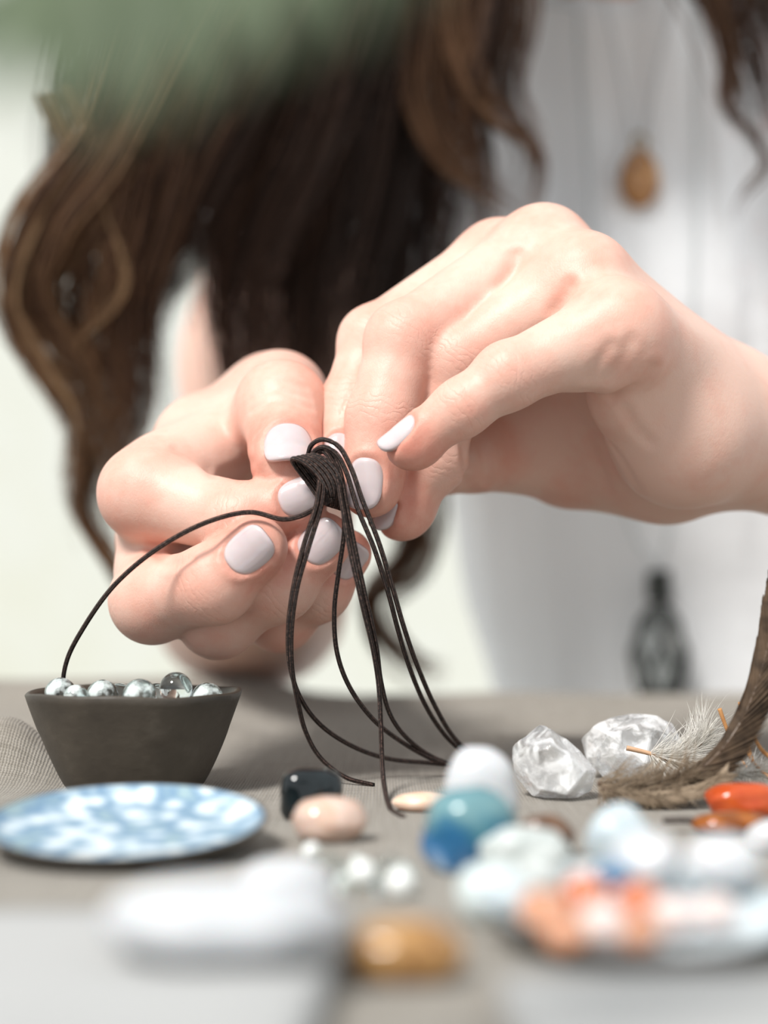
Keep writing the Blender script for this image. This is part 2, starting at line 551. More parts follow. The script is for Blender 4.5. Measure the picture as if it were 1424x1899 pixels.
# ---- her right hand (left in the picture): seen fingertips first
LW = P(500, 950, 505)
LE = np.array([-58.0, 700.0, 38.0])
L_idx = Finger([(378, 832, 428), (272, 914, 391), (446, 967, 378), (558, 922, 377)], [10.5, 10.4, 7.9, 6.5], k=5.0,
               nail=dict(n=(0.25, 0.1, 1), w=8.8, l=11, end=1.0))
L_mid = Finger([(300, 1000, 420), (285, 1112, 386), (396, 1082, 371), (477, 1014, 367)], [10.5, 9.4, 8.4, 6.9], k=4.5,
               nail=dict(n=(-0.02, 0.08, 1), w=9.4, l=11.3, end=0.86))
L_rng = Finger([(430, 1010, 428), (405, 1144, 388), (515, 1082, 380), (600, 1002, 379)], [10.0, 8.9, 8.0, 6.6], k=4.5,
               nail=dict(n=(0.10, 0.12, 1), w=9.2, l=11, end=0.85))
L_pky = Finger([(520, 1030, 432), (520, 1142, 400), (590, 1092, 393), (645, 1026, 390)], [9.2, 7.9, 7.0, 5.7], k=4.0,
               nail=dict(n=(0.45, 0.1, 1), w=7.6, l=9.5, end=0.9))
L_thb = Finger([(500, 790, 470), (518, 742, 428), (522, 754, 397), (532, 854, 380)], [15.0, 11.8, 10.2, 8.3], k=5.0, attach=10.0,
               nail=dict(n=(0.14, 0.52, 1.0), w=11.6, l=12.0, end=1.02))
L_fing = [L_idx, L_mid, L_rng, L_pky, L_thb]
L_fa = nrm(LE - LW)
L_palm = []
for f_, q in ((L_idx, (470, 890, 495)), (L_mid, (480, 940, 500)), (L_rng, (505, 985, 502)), (L_pky, (530, 1010, 500))):
    L_palm.append((P(*q), f_.p[0], 14, f_.r[0]))
L_palm.append((P(500, 830, 480), P(505, 745, 445), 16, 12))
L_palm.append((P(420, 800, 450), L_idx.p[0], 11, 10))
L_palm.append((P(490, 775, 440), P(395, 820, 425), 9.5, 10.5))
L_palm.append((P(432, 826, 414), P(318, 884, 399), 11.0, 11.0))
L_palm.append((P(296, 975, 402), P(300, 1050, 400), 9.5, 9.5))         # skin between thumb and first finger
L_palm.append((LW, P(500, 870, 480), 20, 16))
L_wd = nrm(np.cross(L_fa, (0, 0, 1)))
def fore_L(p):
    a = LW + L_wd * 6; b = LW - L_wd * 6; c = LE + L_wd * 8; d_ = LE - L_wd * 8
    return smin(rcone(p, a, c, 18.5, 34), rcone(p, b, d_, 18.5, 34), 12)
hand_L0 = make_hand_sdf(L_fing, L_palm, 9.0, 1.3, lambda p, d: smin(d, fore_L(p), 10))
hand_L = with_folds(hand_L0, [([(470, 742), (515, 724), (572, 738)], 0.9, 0.35), ([(468, 760), (515, 742), (578, 756)], 0.9, 0.35), ([(480, 726), (520, 708), (565, 720)], 0.9, 0.3),
    ([(283, 1022), (325, 1046), (352, 1036)], 1.2, 0.6), ([(330, 832), (362, 850), (398, 884)], 1.4, 0.5), ([(470, 655 + 200), (440, 868), (410, 880)], 1.2, 0.3)])

def skin_attrs(V, fingers):
    red = np.zeros(len(V)); ws = np.zeros(len(V)); wm = np.zeros(len(V))
    for fg in fingers:
        for j in range(1, len(fg.p)):
            J = fg.p[j]; r = fg.r[j]
            dist = np.linalg.norm(V - J, axis=1)
            if j == len(fg.p) - 1:
                red = np.maximum(red, 0.62 * np.exp(-((dist - r) / 7.0) ** 2 * (dist > r)))
                continue
            red = np.maximum(red, 0.30 * np.exp(-np.maximum(dist - r, 0) ** 2 / 25.0))
            t = nrm(fg.p[j+1] - fg.p[j-1])
            s = (V - J) @ t
            m = np.exp(-(s / 4.2) ** 2) * (dist < r + 3.0)
            up = m > wm
            ws[up] = s[up]; wm[up] = m[up]
        dist = np.linalg.norm(V - fg.p[0], axis=1)
        red = np.maximum(red, 0.25 * np.exp(-np.maximum(dist - fg.r[0], 0) ** 2 / 30.0))
    return red, ws, wm

def nail_mesh(fg, f):
    """a curved plate following the finger, square-oval outline"""
    nu, nv = 15, 19
    hw, hl = fg.hw * 0.985, fg.hl * 0.985
    us = np.linspace(-1, 1, nu); vs = np.linspace(-1, 1, nv)
    pts = np.zeros((nv, nu, 3)); 
    q0 = []
    for v in vs:
        for u in us:                          # square -> superellipse
            e = (abs(u) ** 2.8 + abs(v) ** 2.8) ** (1 / 2.8); m = max(abs(u), abs(v))
            sc = m / e if e > 1e-6 else 1
            q0.append((u * sc, v * sc))
    q0 = np.array(q0)
    vcl = np.minimum(q0[:, 1], 0.15)
    base = fg.nc + np.outer(q0[:, 0] * hw, fg.uu) + np.outer(vcl * hl, fg.ax)
    h = np.full(len(q0), fg.r[-2] + 6.0)
    for _ in range(40):
        d = evalc(fg.base, base + h[:, None] * fg.nn)
        h -= np.clip(d, -2, 2) * 0.9
    h += 0.02 - 0.05 * hl * np.maximum(q0[:, 1] - 0.15, 0)
    h = np.maximum(h, h.max() - 3.2)
    top = fg.nc + np.outer(q0[:, 0] * hw, fg.uu) + np.outer(q0[:, 1] * hl, fg.ax) + h[:, None] * fg.nn
    edge = np.maximum(np.abs(np.tile(us, nv)), np.abs(np.repeat(vs, nu)))
    top = top - np.outer(np.where(edge > 0.99, 0.22, 0), fg.nn)
    bot = top - 0.9 * fg.nn
    V = np.concatenate([top, bot]); n = nu * nv; F = []
    for j in range(nv - 1):
        for i in range(nu - 1):
            a = j * nu + i
            F.append((a, a + 1, a + nu + 1, a + nu)); F.append((n + a, n + a + nu, n + a + nu + 1, n + a + 1))
    ring = [i for i in range(nu)] + [j * nu + nu - 1 for j in range(1, nv)] + [(nv - 1) * nu + i for i in range(nu - 2, -1, -1)] + [j * nu for j in range(nv - 2, 0, -1)]
    for a, b in zip(ring, ring[1:] + ring[:1]): F.append((b, a, n + a, n + b))
    return V, F

HRES = 0.75
def bbox_of(fingers, palm, pad=16):
    pts = np.array([q for f in fingers for q in f.p] + [x for c in palm for x in c[:2]])
    return pts.min(0) - pad, pts.max(0) + pad
def bm_from(V, F):
    me = bpy.data.meshes.new('tmp'); me.from_pydata([tuple(v) for v in V], [], [tuple(int(i) for i in f) for f in F])
    bm = bmesh.new(); bm.from_mesh(me); bpy.data.meshes.remove(me)
    return bm

# ------------------------------------------------------------------ setting
def mat_cloth():
    m, nt, b = new_mat('grey_linen')
    vec = coords(nt)
    n1 = noise(nt, vec, 18, 4); n2 = noise(nt, vec, 700, 3, 0.6)
    nx = noise(nt, coords(nt, scale=(30, 900, 1)), 1.0, 2); ny = noise(nt, coords(nt, scale=(900, 30, 1)), 1.0, 2)
    slub = mathn(nt, 'ADD', nx.outputs[0], ny.outputs[0])
    w1 = N(nt, 'ShaderNodeTexWave', wave_type='BANDS', bands_direction='X'); w2 = N(nt, 'ShaderNodeTexWave', wave_type='BANDS', bands_direction='Y')
    for w in (w1, w2):
        w.inputs['Scale'].default_value = 430; w.inputs['Distortion'].default_value = 2.0; w.inputs['Detail'].default_value = 1
        w.inputs['Detail Scale'].default_value = 1.5
        L(nt, vec, w.inputs['Vector'])
    ck = mathn(nt, 'MAXIMUM', w1.outputs[1], w2.outputs[1])
    gap = mathn(nt, 'MULTIPLY', mathn(nt, 'SUBTRACT', 1.0, ck), 1.0)
    f = mathn(nt, 'ADD', mathn(nt, 'MULTIPLY', slub, 0.35), mathn(nt, 'ADD', mathn(nt, 'MULTIPLY', n1.outputs[0], 0.25), mathn(nt, 'MULTIPLY', n2.outputs[0], 0.2)))
    f = mathn(nt, 'SUBTRACT', f, mathn(nt, 'MULTIPLY', gap, 0.30))
    L(nt, ramp(nt, f, [(0.05, (0.12, 0.105, 0.085)), (0.45, (0.26, 0.235, 0.20)), (0.85, (0.41, 0.382, 0.34))]), b.inputs['Base Color'])
    setin(b, Roughness=0.95)
    b.inputs['Specular IOR Level'].default_value = 0.15
    b.inputs['Sheen Weight'].default_value = 0.15
    h = mathn(nt, 'ADD', mathn(nt, 'MULTIPLY', mathn(nt, 'ADD', w1.outputs[1], w2.outputs[1]), 0.5), mathn(nt, 'MULTIPLY', n2.outputs[0], 0.6))
    bump(nt, h, b, 0.8, 0.0004)
    return m
def fbm(x, y, s, seed=0.0):
    return np.array([mnoise.fractal(Vector((a * s, c * s, seed)), 1.0, 2.0, 3) for a, c in zip(x.ravel(), y.ravel())]).reshape(x.shape)
GROUND = -430.0
FAR = 690.0
def cloth_height(x, y):
    z = 0.9 * fbm(x, y, 0.012, 3.1) * np.clip((y - 380) / 90, 0, 1) + 0.35 * fbm(x, y, 0.03, 8.0) * np.clip((y - 330) / 60, 0.0, 1)
    def ridge(ax, ay, bx, by, w, h):
        t = np.clip(((x - ax) * (bx - ax) + (y - ay) * (by - ay)) / ((bx - ax) ** 2 + (by - ay) ** 2), 0, 1)
        dd = np.hypot(x - ax - t * (bx - ax), y - ay - t * (by - ay))
        return h * np.exp(-(dd / w) ** 2)
    z = z + ridge(-150, 405, -92, 395, 14, 15) + ridge(-160, 470, -60, 500, 20, 7)      # folds left of and behind the bowl
    z = z + ridge(-20, 520, 60, 470, 14, 3.0) + ridge(60, 560, 180, 540, 26, 4.0) + ridge(-200, 640, -60, 660, 30, 10)
    z = z + ridge(0, 645, 300, 668, 18, 3.5)
    z = z + ridge(-90, 306, -30, 309, 5, 4.2) + ridge(18, 246, 80, 246, 4.5, 4.0)        # small folds the two dishes lean on
    return z
xs = np.concatenate([np.linspace(-420, -170, 26), np.linspace(-165, 170, 150), np.linspace(175, 420, 26)])
ys = np.concatenate([np.linspace(-120, 150, 20), np.linspace(153, 520, 150), np.linspace(524, FAR, 44)])
X, Y = np.meshgrid(xs, ys)
Z = cloth_height(X, Y) 
rows_x, rows_y, rows_z = [X], [Y], [Z]
edge_z = Z[-1]
for k, (dy, dz) in enumerate(((3, -1.2), (5, -5), (5.5, -14), (6, -40), (7, -110), (5, -190))):   # falls over the far edge
    rows_x.append(X[-1:]); rows_y.append(Y[-1:] + dy + 2.5 * np.sin(X[-1:] * 0.05) * min(k, 3)); rows_z.append(edge_z[None] * max(0, 1 - k * 0.3) + dz)
X = np.concatenate(rows_x); Y = np.concatenate(rows_y); Z = np.concatenate(rows_z)
ny_, nx_ = X.shape
V = np.stack([X, Y, Z], -1).reshape(-1, 3)
gi, gj = np.meshgrid(np.arange(ny_ - 1), np.arange(nx_ - 1), indexing='ij')
F = np.stack([gi * nx_ + gj, gi * nx_ + gj + 1, (gi + 1) * nx_ + gj + 1, (gi + 1) * nx_ + gj], -1).reshape(-1, 4)
props(mesh_obj('tablecloth', V, F, mat_cloth(), base=(0, 300, 0)), 'creased grey-beige linen cloth spread under all the stones and bowls', 'tablecloth')

def box(x0, x1, y0, y1, z0, z1):
    V = [(x, y, z) for z in (z0, z1) for y in (y0, y1) for x in (x0, x1)]
    return np.array(V, float), [(0, 2, 3, 1), (4, 5, 7, 6), (0, 1, 5, 4), (2, 6, 7, 3), (0, 4, 6, 2), (1, 3, 7, 5)]
wood = mat_simple('table_wood', (0.30, 0.20, 0.12), 0.6)
tb = empty('table', (0, 280, GROUND), 'low wooden table hidden under the grey linen cloth', 'table')
v, f = box(-410, 410, -110, 680, -28, -7); mesh_obj('tabletop', v, f, wood, tb, smooth=False)
for sx in (-1, 1):
    for y0 in (-80, 610):
        v, f = box(sx * 370 - 22, sx * 370 + 22, y0, y0 + 44, GROUND, -28); mesh_obj('leg', v, f, wood, tb, smooth=False)

m, nt, b = new_mat('pale_gravel')
vec = coords(nt); n1 = noise(nt, vec, 2.0, 5); n2 = noise(nt, vec, 60, 4)
L(nt, ramp(nt, mathn(nt, 'ADD', mathn(nt, 'MULTIPLY', n1.outputs[0], 0.6), mathn(nt, 'MULTIPLY', n2.outputs[0], 0.4)), [(0.3, (0.44, 0.44, 0.425)), (0.7, (0.53, 0.54, 0.53))]), b.inputs['Base Color'])
setin(b, Roughness=0.95); bump(nt, n2.outputs[0], b, 0.4, 0.004)
v, f = box(-9000, 9000, -6000, 9000, GROUND - 40, GROUND)
props(mesh_obj('floor', v, f, m, base=(0, 0, GROUND), smooth=False), 'pale gravel ground behind the table', kind='structure')
m, nt, b = new_mat('cream_plaster')
vec = coords(nt); n1 = noise(nt, vec, 0.9, 3); n2 = noise(nt, vec, 9, 5)
L(nt, ramp(nt, mathn(nt, 'ADD', mathn(nt, 'MULTIPLY', n1.outputs[0], 0.75), mathn(nt, 'MULTIPLY', n2.outputs[0], 0.25)), [(0.32, (0.50, 0.50, 0.42)), (0.6, (0.55, 0.56, 0.535))]), b.inputs['Base Color'])
setin(b, Roughness=0.9); bump(nt, n2.outputs[0], b, 0.2, 0.004)
v, f = box(-6000, 6000, 3200, 3400, GROUND, 2600)
props(mesh_obj('wall_back', v, f, m, base=(0, 3300, GROUND), smooth=False), 'cream plastered garden wall far behind the person', kind='structure')

# ------------------------------------------------------------------ body
SHR = np.array([-30.0, 800.0, 300.0])        # her right shoulder (left in the picture)
SHL = np.array([318.0, 800.0, 285.0])
NECK = np.array([135.0, 770.0, 345.0]); HEAD = np.array([55.0, 665.0, 470.0])
HIP = np.array([205.0, 905.0, -180.0])
def R_from(z):                               # frame with its third axis along z
    z = nrm(z); x = nrm(np.cross((0, 1, 0), z)); y = np.cross(z, x)
    return np.stack([x, y, z], 1)
spine = [HIP, np.array([205.0, 885.0, -60.0]), np.array([190.0, 860.0, 90.0]), np.array([160.0, 825.0, 235.0])]
Rt = R_from(spine[3] - spine[0])
def torso(p):
    d = ell(p, (160, 828, 225), (155, 88, 150), Rt)
    d = smin(d, ell(p, (182, 868, 70), (135, 80, 130), Rt), 60)
    d = smin(d, ell(p, (205, 890, -70), (128, 82, 110), Rt), 60)
    d = smin(d, ell(p, (205, 905, -190), (160, 105, 100), Rt), 60)
    d = smin(d, np.minimum(ell(p, (110, 775, 180), (55, 45, 55)), ell(p, (225, 775, 175), (55, 45, 55))), 40)
    d = smin(d, rcone(p, (20, 805, 290), SHL, 50, 50), 40)
    return d
def body_sdf(p):
    p = np.asarray(p, np.float32)
    d = torso(p)
    d = smin(d, rcone(p, NECK - np.array([0, -20, 60.0]), HEAD - np.array([-10, -25, 60.0]), 52, 48), 30)
    head = ell(p, HEAD, (74, 92, 108), R_from(nrm((-0.12, -0.5, 0.85))))
    head = smin(head, ell(p, HEAD + np.array([-8, -62, -70.0]), (34, 30, 32)), 40)        # jaw
    head = smin(head, rcone(p, HEAD + np.array([-10, -92, -8.0]), HEAD + np.array([-10, -110, -38.0]), 9, 12), 10)
    for s in (-1, 1):
        head = smax(head, -(ell(p, HEAD + np.array([-10 + s * 32, -96, -2.0]), (16, 12, 9))), 8)
        head = smin(head, ell(p, HEAD + np.array([-10 + s * 32, -82, -2.0]), (12, 12, 10)), 3)
        head = smin(head, ell(p, HEAD + np.array([s * 74, 0, -10.0]), (8, 20, 30)), 6)
    head = smin(head, ell(p, HEAD + np.array([-10, -92, -66.0]), (22, 9, 5)), 4)
    d = smin(d, head, 25)
    d = smin(d, smin(rcone(p, SHL, np.array([322.0, 690.0, 90.0]), 46, 36), rcone(p, np.array([322.0, 690.0, 90.0]), RE, 36, 34), 25), 25)
    d = smin(d, smin(rcone(p, SHR, np.array([-52.0, 752.0, 150.0]), 46, 38), rcone(p, np.array([-52.0, 752.0, 150.0]), LE + np.array([0, 12, 4.0]), 38, 34), 25), 25)
    d = smin(d, fore_R(p), 14); d = smin(d, fore_L(p), 14)
    for s in (-1, 1):                         # kneeling legs under the table
        hp = HIP + np.array([s * 85, -10, -10.0]); kn = np.array([205 + s * 110.0, 590.0, GROUND + 62]); an = np.array([205 + s * 70.0, 960.0, GROUND + 38])
        d = smin(d, rcone(p, hp, kn, 82, 58), 40)
        d = smin(d, rcone(p, kn, an, 54, 34), 12)
        d = smin(d, rcone(p, an, an + np.array([0, 150, -8.0]), 34, 22), 15)
    return d
skin = mat_skin(); nailm = mat_nail()
person = empty('person', (205, 800, GROUND), 'person in a white shirt with long wavy brown hair knotting dark cord with both hands', 'person')
# hands at fine grain, body at coarse grain, cut across the forearms and bridged into one surface
bm_all = bmesh.new()
att = {'red': [], 'ws': [], 'wm': []}
pieces = []
for f_sdf, fi, pa, W, E, fa, t_cut in ((hand_R, R_fing, R_palm, RW, RE, R_fa, 62.0), (hand_L, L_fing, L_palm, LW, LE, L_fa, 45.0)):
    lo, hi = bbox_of(fi, pa)
    c = W + fa * t_cut
    lo = np.minimum(lo, c - 34); hi = np.maximum(hi, c + 34)
    V, F = surface_net(f_sdf, lo, hi, HRES)
    keep_f = (((V - c) @ fa)[F] < 0).all(1)
    pieces.append((V, F[keep_f], fi, c, fa))
lo = np.array([-130, 400, GROUND - 10.0]); hi = np.array([400, 1170, 610.0])
Vb, Fb = surface_net(body_sdf, lo, hi, 5.5)
for (_, _, _, c, fa) in pieces:
    t = (Vb - c) @ fa
    near = np.linalg.norm(Vb - c, axis=1) < 130
    other = near & (t < 3.0)
    if fa is R_fa: other &= Vb[:, 1] < 700
    Fb = Fb[~(other[Fb].any(1))]
allV = [Vb]; allF = [Fb]; off = len(Vb)
for V, F, *_ in pieces:
    allV.append(V); allF.append(F + off); off += len(V)
V = np.concatenate(allV); F = np.concatenate(allF)
usedv = np.unique(F); remap = np.full(len(V), -1); remap[usedv] = np.arange(len(usedv))
V = V[usedv]; F = remap[F]
def boundary_loops(F, n):
    e = np.concatenate([F[:, [0, 1]], F[:, [1, 2]], F[:, [2, 3]], F[:, [3, 0]]])
    key = np.sort(e, 1); k = key[:, 0].astype(np.int64) * n + key[:, 1]
    u, inv, cnt = np.unique(k, return_inverse=True, return_counts=True)
    be = e[cnt[inv] == 1]
    nxt = {int(a): int(b_) for a, b_ in be}
    loops = []
    while nxt:
        s0, cur = next(iter(nxt.items())); lp = [s0]; nxt.pop(s0)
        while cur != s0 and cur in nxt:
            lp.append(cur); cur = nxt.pop(cur)
        if len(lp) > 12: loops.append(lp)
    return loops
loops = boundary_loops(F, len(V))
tri_extra = []
for (_, _, _, c, fa) in pieces:
    cand = [lp for lp in loops if np.linalg.norm(V[lp].mean(0) - c) < 25]
    cand.sort(key=lambda lp: (V[lp].mean(0) - c) @ fa)
    if len(cand) < 2: print('bridge: loops', len(cand)); continue
    A, Bl = cand[0], cand[-1]
    ux = nrm(np.cross(fa, (0.3, 0.2, 1))); uy = np.cross(fa, ux)
    def ang(lp):
        q = V[lp] - V[lp].mean(0); return np.arctan2(q @ uy, q @ ux)
    def orient(lp):
        a = np.unwrap(ang(lp)); lp = lp if a[-1] > a[0] else lp[::-1]
        a = ang(lp); k = int(np.argmin(a)); return lp[k:] + lp[:k]
    A, Bl = orient(A), orient(Bl)
    # each loop vertex list goes round once; march both by arc fraction
    def frac(lp):
        q = V[lp + [lp[0]]]; s = np.concatenate([[0], np.cumsum(np.linalg.norm(np.diff(q, axis=0), axis=1))]); return s / s[-1]
    fA, fB = frac(A), frac(Bl)
    i = j = 0
    while i < len(A) or j < len(Bl):
        if j >= len(Bl) or (i < len(A) and fA[i + 1] <= fB[j + 1]):
            tri_extra.append((A[i], A[(i + 1) % len(A)], Bl[j % len(Bl)])); i += 1
        else:
            tri_extra.append((A[i % len(A)], Bl[(j + 1) % len(Bl)], Bl[j])); j += 1
red, ws, wm = skin_attrs(V, R_fing + L_fing)
mouth = np.linalg.norm((V - (HEAD + np.array([-10, -96, -66.0]))) / np.array([22, 14, 6.0]), axis=1)
red = np.maximum(red, 0.9 * np.exp(-np.maximum(mouth - 0.8, 0) ** 2 * 12))
body = mesh_obj('body', V, [tuple(int(i) for i in f) for f in F] + [tuple(int(i) for i in t) for t in tri_extra], skin, person, attrs=dict(red=red, ws=ws, wm=wm))
bmx = bmesh.new(); bmx.from_mesh(body.data); bmesh.ops.recalc_face_normals(bmx, faces=bmx.faces); bmx.to_mesh(body.data); bmx.free()
for sdf_, fl in ((hand_R, R_fing), (hand_L, L_fing)):
    for fg in fl:
        if fg.nail is None: continue
        v, f = nail_mesh(fg, sdf_)
        props(mesh_obj('fingernail', v, f, nailm, body), 'pale lavender polished fingernail')

# ---- white shirt, trousers
def mat_shirt():
    m, nt, b = new_mat('white_cotton')
    vec = coords(nt)
    n1 = noise(nt, vec, 26, 4); n2 = noise(nt, coords(nt, scale=(500, 500, 40)), 1.0, 3)
    # small faded pink embroidery on the front edge
    at = N(nt, 'ShaderNodeAttribute', attribute_name='lace')
    v1 = noise(nt, vec, 75, 3, 0.6)
    spot = ramp(nt, v1.outputs[0], [(0.55, (0, 0, 0)), (0.66, (1, 1, 1))])
    fac = mathn(nt, 'MULTIPLY', mathn(nt, 'MULTIPLY', spot, at.outputs['Fac']), 0.75)
    L(nt, mixc(nt, fac, (0.90, 0.915, 0.93), (0.74, 0.40, 0.37)), b.inputs['Base Color'])
    setin(b, Roughness=0.9)
    b.inputs['Specular IOR Level'].default_value = 0.2
    b.inputs['Subsurface Weight'].default_value = 0.0
    h = mathn(nt, 'ADD', n2.outputs[0], n1.outputs[0])
    bump(nt, h, b, 0.35, 0.0015)
    return m
def shirt_sdf(p):
    p = np.asarray(p, np.float32)
    tq = torso(p)
    d = smin(tq - 5.0, smax(body_sdf(p) - 4.5, tq - 34, 6), 8)
    sl = rcone(p, SHL, (321, 735, 170), 52, 47)
    sr = rcone(p, SHR, (-41, 778, 226), 52, 47)
    d = smin(d, np.minimum(sl, sr), 22)
    # pleats running down from the shoulders, fuller towards the hem
    ax = p[:, 0] - (205 - 0.10 * (p[:, 2] + 180))
    am_ = np.clip((p[:, 2] - 20) / 120, 0.25, 1)
    d = d + am_ * (1.0 * np.sin(ax * 0.21 + 0.9 * np.sin(p[:, 2] * 0.013)) + 0.8 * np.sin(ax * 0.47 + p[:, 2] * 0.011 + 1.0))
    d = d + 0.5 * np.sin(p[:, 2] * 0.06 + ax * 0.05) * np.clip((60 - p[:, 2]) / 120, 0, 1)
    front = np.abs(ax + 20) < 14               # button band
    d = d - np.where(front, 1.2, 0) * (p[:, 1] < 850)
    # neckline and hem
    nk = np.sqrt(((p - np.array([118, 742, 420], np.float32)) / np.array([1.0, 1.0, 1.15], np.float32)) ** 2 @ np.ones(3, np.float32)) - 78
    d = smax(d, -nk, 4)
    d = smax(d, -215 - p[:, 2], 4)
    return d
Vs, Fs = surface_net(shirt_sdf, (-110, 650, -235), (400, 1010, 400), 4.0)
ax_ = Vs[:, 0] - (205 - 0.10 * (Vs[:, 2] + 180))
lace = np.exp(-((ax_ - 22) / 20) ** 2) * np.clip((Vs[:, 2] - 95) / 40, 0, 1)
shirt = mesh_obj('shirt', Vs, Fs, mat_shirt(), person, attrs=dict(lace=lace))
def trouser_sdf(p):
    p = np.asarray(p, np.float32)
    d = ell(p, (205, 905, -190), (166, 110, 104), Rt)
    for s in (-1, 1):
        hp = HIP + np.array([s * 85, -10, -10.0]); kn = np.array([205 + s * 110.0, 590.0, GROUND + 62]); an = np.array([205 + s * 70.0, 960.0, GROUND + 38])
        d = smin(d, rcone(p, hp, kn, 87, 62.0), 40); d = smin(d, rcone(p, kn, an, 59, 37.6), 12)
    return smax(d, GROUND + 0.3 - p[:, 2], 2)
Vt, Ft = surface_net(trouser_sdf, (-60, 510, GROUND - 12), (470, 1030, -75), 7.0)
mesh_obj('trousers', Vt, Ft, mat_simple('grey_cotton', (0.36, 0.35, 0.33), 0.95, 0.1), person)

# ------------------------------------------------------------------ hair
def mat_hair():
    m, nt, b = new_mat('brown_hair')
    at = N(nt, 'ShaderNodeAttribute', attribute_name='tone')
    L(nt, ramp(nt, at.outputs['Fac'], [(0.0, (0.012, 0.006, 0.004)), (0.35, (0.035, 0.016, 0.009)), (0.6, (0.090, 0.043, 0.022)), (0.8, (0.17, 0.09, 0.045)), (1.0, (0.34, 0.22, 0.12))]), b.inputs['Base Color'])
    setin(b, Roughness=0.45)
    b.inputs['Specular IOR Level'].default_value = 0.25
    b.inputs['Anisotropic'].default_value = 0.5
    return m
def lock(pts, n0, spread, rad=0.36, seg=34, wave=3.0, tone=(0.2, 0.6), taper=True):
    """a lock of hair: n strands following one guide, in mm"""
    g3 = [P(*q) for q in pts]
    if pts[0][1] < -400:                       # starts on the scalp, either side of the parting
        sd_ = 1 if pts[0][0] > 900 else -1
        j_ = rng.uniform(-62, 26)
        g3 = [HEAD + np.array([sd_ * 7, j_, 114.0 * math.sqrt(1 - (j_ / 105) ** 2) + 2]), HEAD + np.array([sd_ * 64, j_ * 0.8 - 8, 82.0]), HEAD + np.array([sd_ * 88, j_ * 0.3 - 25, 0.0])] + g3[1:]
        spread = (5, 16, 20) + tuple(spread[1:] if hasattr(spread, '__len__') else ())
        seg += 14
    guide = catmull(np.array(g3), seg)
    T = np.gradient(guide, axis=0); T /= np.linalg.norm(T, axis=1, keepdims=True)
    side = np.cross(T, (0, 1.0, 0)); side /= np.linalg.norm(side, axis=1, keepdims=True) + 1e-9
    dep = np.cross(side, T)
    s = np.linspace(0, 1, seg)
    sp = np.interp(s, np.linspace(0, 1, len(spread)), spread) if hasattr(spread, '__len__') else np.full(seg, spread)
    out = []
    n = int(n0 * 1.7)
    clumps = []
    for _ in range(max(3, n // 9)):
        a, r = rng.uniform(0, 2 * math.pi), math.sqrt(rng.uniform(0, 1))
        clumps.append((math.cos(a) * r, math.sin(a) * r * 0.7, rng.uniform(0, 6.28), rng.uniform(1.0, 2.2), rng.normal(0, wave * 1.3), rng.uniform(-0.12, 0.12)))
    for q_ in range(n):
        cu, cw, cph, cfr, cam_, ct = clumps[q_ % len(clumps)]
        u, w = cu + rng.normal(0, 0.16), cw + rng.normal(0, 0.16)
        cl = cam_ * np.sin(cph + cfr * 6.28 * s) * (0.2 + s)
        ph, fr, am = rng.uniform(0, 6.28), rng.uniform(1.0, 2.6), rng.normal(0, wave * 0.4)
        ph2, am2 = rng.uniform(0, 6.28), rng.normal(0, wave * 0.4)
        c = guide + side * (u * sp + cl + am * np.sin(ph + fr * 6.28 * s) * (0.2 + s))[:, None] + dep * (w * sp + am2 * np.sin(ph2 + fr * 5 * s) * (0.2 + s))[:, None]
        L_ = rng.uniform(0.82, 1.0) if taper else 1.0
        k = max(8, int(seg * L_))
        out.append((c[:k], rad * rng.uniform(0.7, 1.3), float(np.clip(rng.uniform(*tone) + ct, 0, 1))))
    return out
def strands_mesh(strands, sides=3):
    Vs, Fs, To, o = [], [], [], 0
    for c, r, t in strands:
        n = len(c)
        rr = r * np.clip(np.minimum(1.0, (n - 1 - np.arange(n)) / (0.3 * n) + 0.15), 0.12, 1)
        V, F, _ = tube(c, rr, sides, cap=False)
        Vs.append(V); Fs.append(np.array(F) + o); To.append(np.full(len(V), t)); o += len(V)
    return np.concatenate(Vs), np.concatenate(Fs), np.concatenate(To)
H = []
# big curtain on the left of the picture, highlights put into its outer tones
H += lock([(560, -420, 640), (430, -200, 620), (300, 60, 612), (190, 300, 610), (95, 430, 612), (60, 560, 615), (140, 700, 620), (215, 860, 625), (190, 1010, 630)], 230, (14, 26, 30, 24, 16, 16, 12, 10, 6), tone=(0.35, 0.95))
H += lock([(600, -420, 640), (480, -180, 618), (360, 80, 612), (270, 300, 612), (230, 460, 615), (215, 600, 618), (225, 760, 622), (170, 900, 628), (215, 1050, 632)], 250, (14, 28, 32, 26, 20, 16, 12, 10, 5), tone=(0.2, 0.75))
H += lock([(640, -420, 650), (560, -160, 630), (480, 60, 622), (400, 260, 620), (330, 420, 622), (265, 560, 626), (270, 720, 630), (285, 820, 634)], 170, (16, 30, 34, 26, 18, 14, 9, 5), tone=(0.1, 0.5))
H += lock([(660, -420, 650), (640, -160, 640), (590, 60, 634), (540, 260, 632), (470, 420, 634), (430, 540, 636), (440, 680, 640), (470, 860, 646)], 200, (16, 32, 36, 32, 22, 16, 12, 8), tone=(0.0, 0.4))
H += lock([(700, -420, 660), (700, -160, 655), (680, 60, 650), (650, 260, 648), (620, 440, 650), (600, 600, 652), (620, 800, 656), (640, 1000, 660)], 200, (16, 30, 36, 32, 26, 18, 14, 10), tone=(0.0, 0.35))
H += lock([(720, -420, 680), (760, -120, 690), (740, 120, 690), (730, 340, 690), (720, 560, 690), (710, 760, 690), (760, 960, 695), (740, 1120, 700)], 160, (16, 30, 34, 30, 24, 18, 12, 8), tone=(0.0, 0.4))
